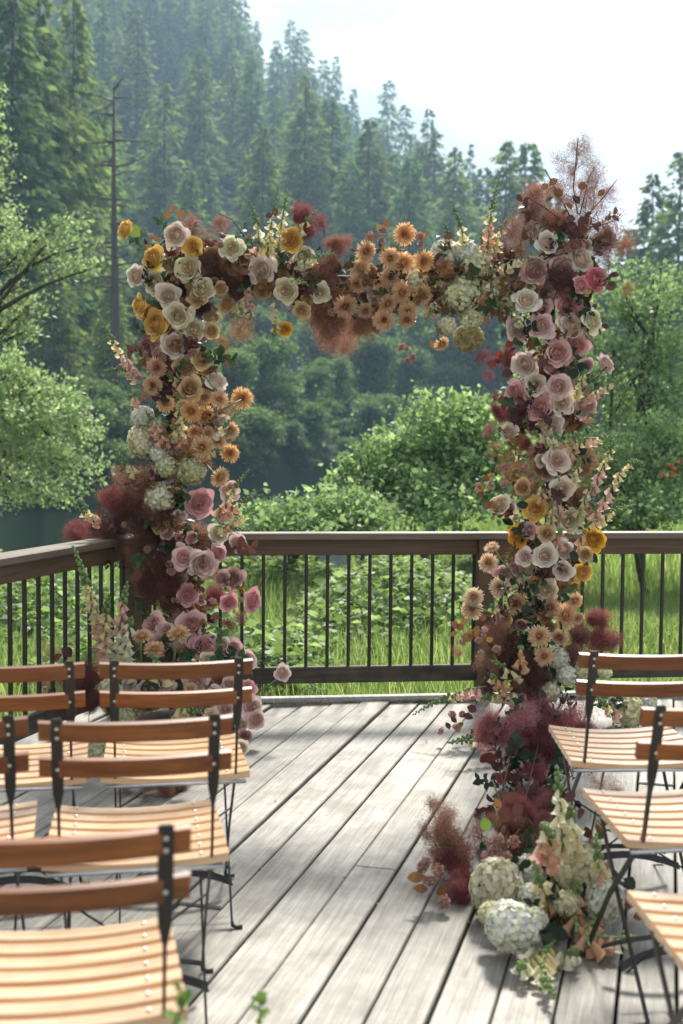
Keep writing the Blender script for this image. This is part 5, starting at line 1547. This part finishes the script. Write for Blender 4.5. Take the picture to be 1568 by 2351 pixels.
# ---- dark foliage wound along the frame
path = [(400, 590, 55), (390, 680, 70), (420, 800, 55), (430, 900, 55), (420, 1000, 60), (400, 1100, 70), (390, 1200, 90), (410, 1300, 80), (430, 1400, 75), (480, 620, 60), (560, 630, 60), (650, 630, 60), (740, 660, 55), (830, 670, 55), (920, 660, 50),
        (1010, 650, 50), (1100, 660, 50), (1190, 650, 60), (1270, 560, 65), (1290, 650, 70), (1270, 750, 65), (1260, 850, 70), (1260, 950, 70), (1255, 1050, 60), (1255, 1150, 60), (1250, 1250, 60), (1230, 1330, 65), (1215, 1420, 75)]
for px, py, hw in path:
    for q in range(2):
        dd = DA - .04 + random.uniform(-.06, .06)
        plume(arch.o, arch.loc(W(px + random.gauss(0, .6) * hw, py + random.gauss(0, .5) * 50, dd)), random.uniform(.085, .13), random.choice(['dark', 'brown', 'brown', 'burg']) if py > 760 or px > 1150 or px < 700 else random.choice(['brown', 'brown', 'rust']))
    for q in range(12):
        p = W(px + random.gauss(0, .62) * hw, py + random.gauss(0, .5) * 55, DA - .06 + random.uniform(-.10, .10))
        sprig(arch.o, arch.loc(p), random.uniform(.12, .21), random.choice(['lgd', 'lg', 'lb', 'lb', 'lbr', 'lg', 'lbr', 'lbr']))
    for q in range(7):
        p = W(px + random.gauss(0, .7) * hw, py + random.gauss(0, .5) * 55, 5.90 + random.uniform(-.05, .05))
        blossoms(arch.o, arch.loc(p), random.uniform(.026, .042), random.choice([(0.62, 0.42, 0.36), (0.66, 0.50, 0.42), (0.48, 0.27, 0.24), (0.55, 0.38, 0.22)]))
    for q in range(4):
        p = W(px + random.gauss(0, .7) * hw, py + random.gauss(0, .5) * 55, 5.88 + random.uniform(-.03, .05))
        cc = random.choice(['T', 'T', 'P', 'C', 'mumf']) if px < 700 and py < 1000 else (random.choice(['mumf', 'mumf', 'T', 'P']) if py < 760 and px < 1000 else random.choice(['D', 'M', 'P', 'L', 'T']))
        fv = Vector((random.uniform(-.9, .9), -1, random.uniform(-.6, .8))).normalized()
        if cc == 'mumf': mum(arch.o, arch.loc(p), random.uniform(.065, .09), cc, fv)
        else: rose(arch.o, arch.loc(p), random.uniform(.06, .105), cc, fv)
    for q in range(3):
        p = W(px + random.gauss(0, .5) * hw, py + random.gauss(0, .5) * 55, 5.92 + random.uniform(-.04, .04))
        sprig(arch.o, arch.loc(p), random.uniform(.09, .14), random.choice(['lbr', 'lbr', 'lb', 'lg', 'lr']), (random.uniform(-1, 1), -.8, random.uniform(-.5, 1)))
    if py > 700 or 560 < px < 700 or 1000 < px < 1220:
        pp = W(px + random.gauss(0, .5) * hw, py + random.gauss(0, 20), 5.90)
        dv = Vector((random.uniform(-1, 1), -.35, random.uniform(-.7, .9))).normalized() * random.uniform(.10, .16)
        foxglove(arch.o, [tuple(arch.loc(pp)), tuple(arch.loc(pp + dv * .5 + Vector((0, -.02, .02)))), tuple(arch.loc(pp + dv))], random.choice([('bp', 'bc'), ('bc', 'bw'), ('bk', 'bc')]), .034, .8)
# stems of the stray flowers
def stem(st, k, pts, d=5.86, r=.004, mat='stem'):
    m = MB(); m.tube([st.loc(W(*zp(k, x, y), d)) for x, y in pts], [r * 1.2] + [r] * (len(pts) - 1), 5); m.build('stem', M[mat], st.o)
stem(arch, 1, [(600, 420), (510, 345), (440, 285)]); stem(arch, 3, [(930, 520), (1020, 400), (1150, 335)]); stem(arch, 3, [(960, 620), (1060, 540), (1090, 520)]); stem(arch, 3, [(940, 700), (1000, 760), (1030, 785)])
stem(arch, 5, [(1010, 490), (1090, 400), (1220, 280)], mat='twig'); stem(arch, 6, [(640, 400), (560, 280), (490, 180)]); stem(arch, 6, [(560, 560), (470, 540), (370, 500)]); stem(arch, 2, [(370, 640), (380, 570), (415, 520)])
stem(arch, 2, [(560, 930), (570, 990), (585, 1010)]); stem(arch, 2, [(1210, 420), (1190, 300), (1212, 70)], mat='twig', r=.003); stem(arch, 2, [(1190, 460), (1130, 340), (1060, 215)], mat='twig', r=.003); stem(arch, 2, [(1220, 420), (1260, 260), (1290, 200)], mat='twig', r=.0025)
stem(arch, 2, [(1250, 430), (1330, 340), (1390, 260)], mat='twig', r=.0025); stem(arch, 2, [(1260, 480), (1350, 460), (1410, 420)], mat='twig', r=.0025); stem(arch, 2, [(1180, 480), (1060, 390), (980, 340)], mat='twig', r=.0025); stem(arch, 1, [(1060, 310), (1000, 220), (930, 190)], mat='twig', r=.002)

# ---- ground arrangement behind the chairs
def dl(px, py):
    if py < 1400: return 5.68
    return max(5.15, 5.68 - (py - 1400) / 330 * .30)
def gfloor(px, py, up=.05):          # depth at which a thing at this pixel sits 'up' above the deck
    return min(5.9, G(px, py, up).y)
def dl2(px, py): return min(dl(px, py), gfloor(px, py, .06))
G_rose(leftg, 4, [(635, 600, 128, 'M', (-.3, -.8, .4)), (865, 605, 152, 'M'), (690, 715, 132, 'M'), (810, 765, 114, 'M'), (935, 735, 152, 'K', None, 3), (1030, 720, 112, 'P'), (1100, 740, 104, 'M'), (1195, 795, 112, 'L', (.6, -.7, .5)), (1395, 880, 104, 'L', (.6, -.8, .3)),
    (1195, 970, 104, 'K', (.6, -.8, .3)), (1215, 1075, 122, 'L', (.4, -.9, .2)), (1240, 1155, 114, 'L', (.4, -.9, .1)), (1155, 1185, 84, 'P'), (1170, 1250, 84, 'D'), (1155, 1310, 94, 'P', (.5, -.8, .3)), (890, 945, 142, 'L'), (960, 815, 104, 'C'), (1060, 1100, 104, 'L'), (720, 640, 94, 'L'), (1080, 950, 84, 'L'),
    (500, 960, 100, 'P'), (600, 980, 100, 'L'), (720, 950, 110, 'P'), (1000, 1010, 100, 'L')], dl2)
G_mum(leftg, 4, [(580, 670, 112, 'mum', (-.1, -.5, .85)), (790, 655, 112, 'mum', (0, -.5, .85)), (650, 745, 104, 'mum', (0, -.6, .8)), (980, 1120, 94, 'mumL', (.1, -.6, .8)), (860, 980, 90, 'mum')], lambda a, b: dl2(a, b) - .08)
G_hyd(leftg, 4, [(390, 990, 150, 'hc'), (480, 1130, 150, 'hg'), (310, 1340, 150, 'hg'), (450, 1330, 120, 'hw')], dl2)
G_fox(leftg, 4, [([(420, 900), (330, 560), (185, 150)], ('bp', 'bc'), .72), ([(430, 900), (330, 640), (395, 430)], ('bw', 'bc'), .75), ([(490, 900), (420, 640), (500, 355)], ('bw', 'bk'), .78), ([(470, 880), (470, 780), (520, 560)], ('bw', 'bw'), .9),
    ([(700, 900), (660, 830), (640, 760)], ('bc', 'bc'), .4), ([(760, 1080), (840, 1090), (930, 1110)], ('bc', 'bc'), .5)], lambda a, b: 5.45, bell=.052)
G_plume(leftg, 4, [(150, 780, 85, 'tan', T), (50, 740, 70, 'tan', T), (300, 850, 78, 'burg', T), (280, 1050, 95, 'dark'), (200, 930, 85, 'burg', T), (90, 900, 80, 'burg', T), (260, 960, 80, 'dark'), (120, 1080, 80, 'dark', T), (950, 870, 62, 'burg', T), (560, 900, 80, 'dark'), (700, 850, 80, 'dark'), (1050, 900, 70, 'burg'), (1000, 980, 80, 'brown'), (420, 1080, 80, 'dark'), (600, 1060, 80, 'brown'),
    (800, 1060, 80, 'brown', T), (300, 900, 70, 'burg')], dl2, back=.06)
G_plume(leftg, 4, [(600, 1500, 90, 'brown'), (700, 1500, 100, 'brown'), (800, 1480, 90, 'brown'), (480, 1480, 80, 'brown'), (880, 1440, 70, 'brown', T)], lambda a, b: min(5.3, G(a, b, .07).y), back=0)
G_leaf(leftg, 4, [(100, 790, 'lr', 1.2), (150, 760, 'lb', 1.2), (60, 1000, 'lb', 1.3), (130, 1060, 'lb', 1.4), (270, 870, 'lb', 1.3), (220, 900, 'lb', 1.2), (760, 790, 'lg', 1.4), (720, 820, 'lg', 1.4), (590, 780, 'lg', 1.5), (600, 960, 'lg', 1.5), (660, 940, 'lg', 1.5), (640, 1010, 'lg', 1.4), (180, 1120, 'lb', 1.3), (1000, 560, 'lbr'), (930, 600, 'lbr')], dl2, size=.055)
G_blos(leftg, 4, [(640, 1000), (900, 1080), (950, 900), (420, 960), (760, 1000), (700, 1180), (850, 1180)], dl2)
for q in range(34):
    px, py = random.uniform(330, 560), random.uniform(1440, 1660)
    sprig(leftg.o, leftg.loc(W(px, py, dl2(px, py) + .10)), random.uniform(.12, .2), random.choice(['lgd', 'lg', 'lb', 'lbr', 'lg']))
stem(leftg, 4, [(575, 830), (572, 760), (575, 690)], 5.5, .006); stem(leftg, 4, [(760, 830), (770, 760), (785, 680)], 5.5, .006); stem(leftg, 4, [(1200, 1020), (1300, 960), (1385, 900)], 5.62, .003)

# ---- right arch foot
def dr(px, py): return min(5.72 - max(0, py - 1390) / 300 * .22, gfloor(px, py, .05))
G_mum(rightg, 6, [(745, 670, 128, 'mum'), (858, 680, 104, 'mumf'), (770, 785, 124, 'mum')], lambda a, b: dr(a, b) - .05)
G_hyd(rightg, 6, [(855, 800, 132, 'hw'), (900, 895, 124, 'hw'), (800, 990, 132, 'hp'), (1000, 880, 122, 'hg'), (1120, 880, 84, 'hc')], dr)
G_plume(rightg, 6, [(520, 640, 100, 'brown'), (600, 720, 100, 'dark'), (460, 760, 85, 'brown', T), (700, 870, 120, 'dark'), (300, 770, 58, 'rust', T), (640, 800, 90, 'dark'), (760, 920, 90, 'dark'), (560, 840, 90, 'dark'), (420, 830, 70, 'brown', T), (960, 780, 80, 'dark'), (660, 960, 90, 'dark'), (720, 1040, 90, 'dark')], dr, back=.08)
G_fox(rightg, 6, [([(440, 960), (250, 980), (15, 1125)], ('bk', 'bc'), .5), ([(640, 1010), (520, 980), (400, 1040)], ('bw', 'bc'), .75), ([(600, 900), (560, 850), (465, 810)], ('bc', 'bc'), .5), ([(480, 1190), (360, 1250), (215, 1285)], ('bk', 'bc'), .45), ([(650, 830), (620, 790), (640, 735)], ('bo', 'bo'), .95),
    ([(560, 960), (500, 920), (470, 900)], ('bo', 'bc'), .9), ([(700, 1180), (660, 1120), (620, 1090)], ('bc', 'bc'), .8)], lambda a, b: min(5.55, gfloor(a, b, .05)), bell=.040)
G_blos(rightg, 6, [(395, 695), (425, 665), (300, 705), (405, 795), (500, 745), (650, 1020), (560, 1030), (240, 1120), (180, 1210), (300, 1120), (260, 1190)], lambda a, b: min(5.5, gfloor(a, b, .05)))
G_leaf(rightg, 6, [(310, 590, 'lbr'), (250, 660, 'lbr'), (330, 680, 'lbr', 1.3), (380, 640, 'lbr', 1.2), (290, 620, 'lbr'), (260, 610, 'lbr'), (350, 650, 'lbr'), (460, 690, 'lbr'), (250, 1150, 'lb'), (290, 1180, 'lbr'), (330, 1130, 'lb'), (220, 1190, 'lb'), (360, 1090, 'lb'), (640, 960, 'lb', 1.3), (600, 950, 'lb'), (680, 980, 'lb', 1.3), (760, 1010, 'lgd', 1.5)], lambda a, b: min(5.5, gfloor(a, b, .04)))
for q in range(40):
    px, py = random.gauss(1200, 50), random.uniform(1400, 1610)
    sprig(rightg.o, rightg.loc(W(px, py, dr(px, py) + .12)), random.uniform(.12, .2), random.choice(['lgd', 'lgd', 'lb', 'lb', 'lbr', 'lg']))
# ---- hydrangea bunch behind the chair
G_hyd(hydg, 6, [(1255, 1095, 205, 'hc'), (1365, 1050, 115, 'hw'), (1190, 1060, 120, 'hc'), (1350, 1130, 120, 'hc')], lambda a, b: 5.55)
G_fox(hydg, 6, [([(1200, 1120), (1140, 1060), (1065, 1030)], ('bp', 'bc'), .6), ([(1310, 1200), (1200, 1200), (1075, 1215)], ('bp', 'bc'), .5), ([(1500, 1290), (1540, 1300), (1566, 1330)], ('bc', 'bc'), .6)], lambda a, b: min(5.5, gfloor(a, b, .04)), bell=.04)
for q in range(10):
    px, py = random.uniform(1400, 1500), random.uniform(1610, 1660)
    sprig(hydg.o, hydg.loc(W(px, py, 5.6)), random.uniform(.10, .15), random.choice(['lg', 'lgd']))

# ---- burgundy smoke bush mound
def ds(px, py): return min(4.75 - (py - 1600) / 250 * .35, G(px, py, .06).y)
G_plume(smkg, 7, [(560, 70, 100, 'pink'), (640, 110, 90, 'pink', T), (780, 60, 125, 'pink'), (1000, 60, 120, 'pink'), (900, 40, 110, 'burg'), (700, 20, 90, 'pink'), (860, 190, 115, 'red'), (780, 150, 95, 'red'), (800, 330, 95, 'burg'), (760, 430, 85, 'burg', T), (930, 260, 80, 'burg', T), (1060, 140, 90, 'burg'), (520, 130, 70, 'pink', T), (700, 260, 80, 'pink', T),
    (1150, 390, 100, 'brown', T), (1230, 420, 80, 'brown', T), (850, 90, 110, 'burg'), (960, 130, 100, 'pink')], ds, back=0)
G_leaf(smkg, 7, [(560, 250, 'lr', 1.2), (590, 290, 'lb', 1.2), (620, 360, 'lr', 1.5), (650, 340, 'lb', 1.3), (680, 350, 'lb'), (535, 245, 'lr'), (600, 230, 'lb'), (760, 140, 'lr', 1.3), (890, 160, 'lr', 1.2), (920, 180, 'lb', 1.3), (740, 160, 'lr'), (1030, 540, 'lb', 1.1)], lambda a, b: ds(a, b) - .05, size=.044)
G_fox(smkg, 7, [([(560, 130), (470, 160), (340, 172)], ('bk', 'bc'), .5)], lambda a, b: min(5.2, G(a, b, .04).y), bell=.036)
for q in range(26):
    px, py = random.gauss(1230, 55), random.uniform(1650, 1830)
    sprig(smkg.o, smkg.loc(W(px, py, ds(px, py) + .05)), random.uniform(.12, .2), random.choice(['lb', 'lb', 'lgd']))
for a, c in (((1180, 1700, 4.6), (1150, 1830, 4.25)), ((1240, 1690, 4.6), (1190, 1900, 4.1)), ((1130, 1680, 4.7), (1160, 1830, 4.3))):
    m = MB(); m.tube([smkg.loc(W(*a)), smkg.loc(W(*c))], .003, 4); m.build('stem', M['twig'], smkg.o)

# ---- closest arrangement
def df(px, py): return min(3.62, G(px, py, .05).y)
G_hyd(frontg, 7, [(595, 930, 285, 'hp', 1.2), (750, 850, 200, 'hw'), (680, 1130, 285, 'hw', .9), (1000, 830, 285, 'hc', 1.1), (1160, 1000, 200, 'hw', 1.2), (770, 970, 140, 'hw'), (960, 1010, 150, 'hc'), (640, 1060, 150, 'hw'), (800, 1090, 130, 'hw'), (560, 1060, 130, 'hc'), (850, 950, 120, 'hc')], lambda a, b: min(3.55, G(a, b, .10).y), back=.02)
ff = lambda a, b: min(3.50, G(a, b, .06).y)
G_fox(frontg, 7, [([(940, 760), (930, 520), (910, 285)], ('bw', 'bw'), .72), ([(1000, 740), (1000, 620), (975, 490)], ('bc', 'bw'), .75), ([(1010, 1160), (1010, 1040), (1025, 890)], ('bo', 'bo'), .8), ([(900, 1080), (830, 930), (785, 780)], ('bo', 'bc'), .6), ([(1180, 960), (1130, 820), (1110, 640)], ('bp', 'bc'), .6),
    ([(1090, 1180), (1190, 1180), (1320, 1190)], ('bp', 'bw'), .75), ([(860, 780), (850, 700), (880, 640)], ('bp', 'bo'), .95), ([(960, 1040), (920, 990), (890, 930)], ('bo', 'bo'), .85), ([(1080, 1230), (1050, 1130), (1130, 1060)], ('bo', 'bo'), .9), ([(830, 740), (820, 660), (850, 600)], ('bk', 'bw'), .95)], lambda a, b: min(3.42, G(a, b, .05).y), bell=.040)
G_fox(frontg, 7, [([(900, 1200), (760, 1330), (910, 1500)], ('bc', 'bw'), .70), ([(850, 1240), (960, 1280), (1010, 1260)], ('bw', 'bw'), .95), ([(880, 1240), (760, 1280), (720, 1340)], ('bc', 'bw'), .95)], lambda a, b: G(a, b, .035).y, bell=.036)
G_plume(frontg, 7, [(340, 640, 130, 'brown'), (250, 460, 95, 'brown', T), (430, 760, 125, 'rust'), (400, 900, 105, 'burg'), (700, 560, 85, 'brown'), (800, 650, 80, 'brown'), (1200, 800, 75, 'brown', T), (1290, 650, 60, 'brown', T), (230, 640, 90, 'brown', T), (260, 740, 90, 'rust', T), (520, 620, 95, 'brown', T), (330, 800, 95, 'burg'), (470, 880, 90, 'burg'), (600, 700, 85, 'brown'), (1080, 700, 70, 'brown', T), (760, 740, 80, 'dark'), (380, 540, 80, 'rust', T), (640, 480, 80, 'burg', T), (720, 500, 85, 'burg'), (790, 560, 80, 'burg'), (560, 560, 80, 'brown', T), (660, 620, 85, 'burg'), (850, 480, 80, 'burg', T)],
        lambda a, b: min(3.75, G(a, b, .07).y), back=0)
G_blos(frontg, 7, [(685, 690), (610, 670), (650, 760), (540, 760), (230, 790), (255, 890), (290, 850), (320, 1000), (1275, 1005), (590, 740), (210, 820)], lambda a, b: min(3.55, G(a, b, .05).y), size=.036)
G_leaf(frontg, 7, [(665, 450, 'lb', 1.4), (640, 540, 'lb', 1.7), (700, 520, 'lb', 1.3), (1070, 640, 'lb', 1.3), (980, 450, 'lb', 1.1), (180, 870, 'lbr', 1.4), (195, 930, 'lbr', 1.4), (540, 600, 'lyg'), (1340, 1070, 'lbr'), (1270, 960, 'lb'), (700, 890, 'lgd', 1.1), (500, 1050, 'lgd', 1.2), (310, 940, 'lbr'), (600, 480, 'lbr', 1.1), (870, 880, 'lb'), (890, 1150, 'lgd', 1.4), (930, 1170, 'lgd', 1.4), (860, 1200, 'lg', 1.2), (1110, 780, 'lg'), (1140, 650, 'lg')], lambda a, b: min(3.55, G(a, b, .05).y), size=.038)
for q in range(46):
    px, py = random.gauss(1245, 48), random.uniform(1960, 2140)
    dd = min(3.6, G(px, py, .04).y)
    sprig(frontg.o, frontg.loc(W(px, py, dd + .03)), random.uniform(.10, .17), random.choice(['lb', 'lgd', 'lg', 'lbr', 'lgd']))
m = MB(); m.tube([frontg.loc(W(1175, 1980, 3.6)), frontg.loc(W(1160, 1870, 3.7)), frontg.loc(W(1130, 1790, 3.75))], .003, 4); m.build('stem', M['twig'], frontg.o)
# dark trays of moss that hold the ground flowers
for st, c, sc in ((frontg, (0, .02), (.17, .10, .05)), (leftg, (0, .02), (.28, .12, .06)), (rightg, (0, .05), (.22, .12, .06)), (smkg, (0, 0), (.15, .10, .04)), (hydg, (0, .02), (.14, .08, .04))):
    m = MB(); m.sphere((c[0], c[1], sc[2] * .8), 1, 12, 6, sc); m.build('moss_base', M['twig'], st.o)

# ---- petals fallen on the deck, and the sprigs closest to the lens
PLAB = ['pale peach petal lying alone on the deck boards beside the foxglove tip', 'small fallen petal near the gap between boards in mid deck', 'cream petal lying on the deck close to the railing edge', 'little pink petal on the boards near the aisle chair']
for i, (px, py) in enumerate(((972, 1700), (760, 2010), (850, 1632), (640, 1840))):
    p = G(px, py, .006)
    put('petal', PET_OUT[i], M['rose'], None, loc=p, rot=(R(80), 0, i * 1.3), scale=.022, color=COLS['P'], label=PLAB[i], category='petal')
for nm, pts in (('blurred green leafy sprig standing in front of the closest chair seat', [(402, 2350, 1.62), (420, 2305, 1.62), (414, 2262, 1.62)]), ('small blurred green sprig near the lower picture edge over the deck', [(590, 2400, 2.1), (597, 2330, 2.1), (596, 2295, 2.1)])):
    P = [W(*q) for q in pts]
    base = Vector((P[0].x, P[0].y, 0))
    root = empty('leafy_sprig', base, label=nm, category='plant')
    m = MB(); m.tube([Vector((0, 0, 0))] + [p - base for p in P], [.003, .0026, .002, .0012], 5); m.build('stem', M['stem'], root)
    top = P[2]
    for i in range(13):
        q = P[0].lerp(P[1], i / 6) if i < 6 else P[1].lerp(P[2], (i - 6) / 6)
        dd = Vector((random.uniform(-1, 1), random.uniform(-1, 1), random.uniform(.1, 1)))
        leaf(root, q - base, random.uniform(.014, .024), (0.16, 0.26, 0.06), dd, Vector((0, -.5, 1)))

# ================================================================ HAZE
hz = MB(); hz.box((0, 400, 105), (900, 860, 224))
m, n, l, out = newmat('valley_haze')
pv = n.new('ShaderNodeVolumePrincipled')
pv.inputs['Color'].default_value = (0.52, 0.76, 1.0, 1)
pv.inputs['Density'].default_value = 0.00062
pv.inputs['Anisotropy'].default_value = 0.25
l.new(pv.outputs[0], out.inputs['Volume'])
hb = hz.build('haze', m, kind='stuff', label='pale blue haze filling the valley air', category='haze')
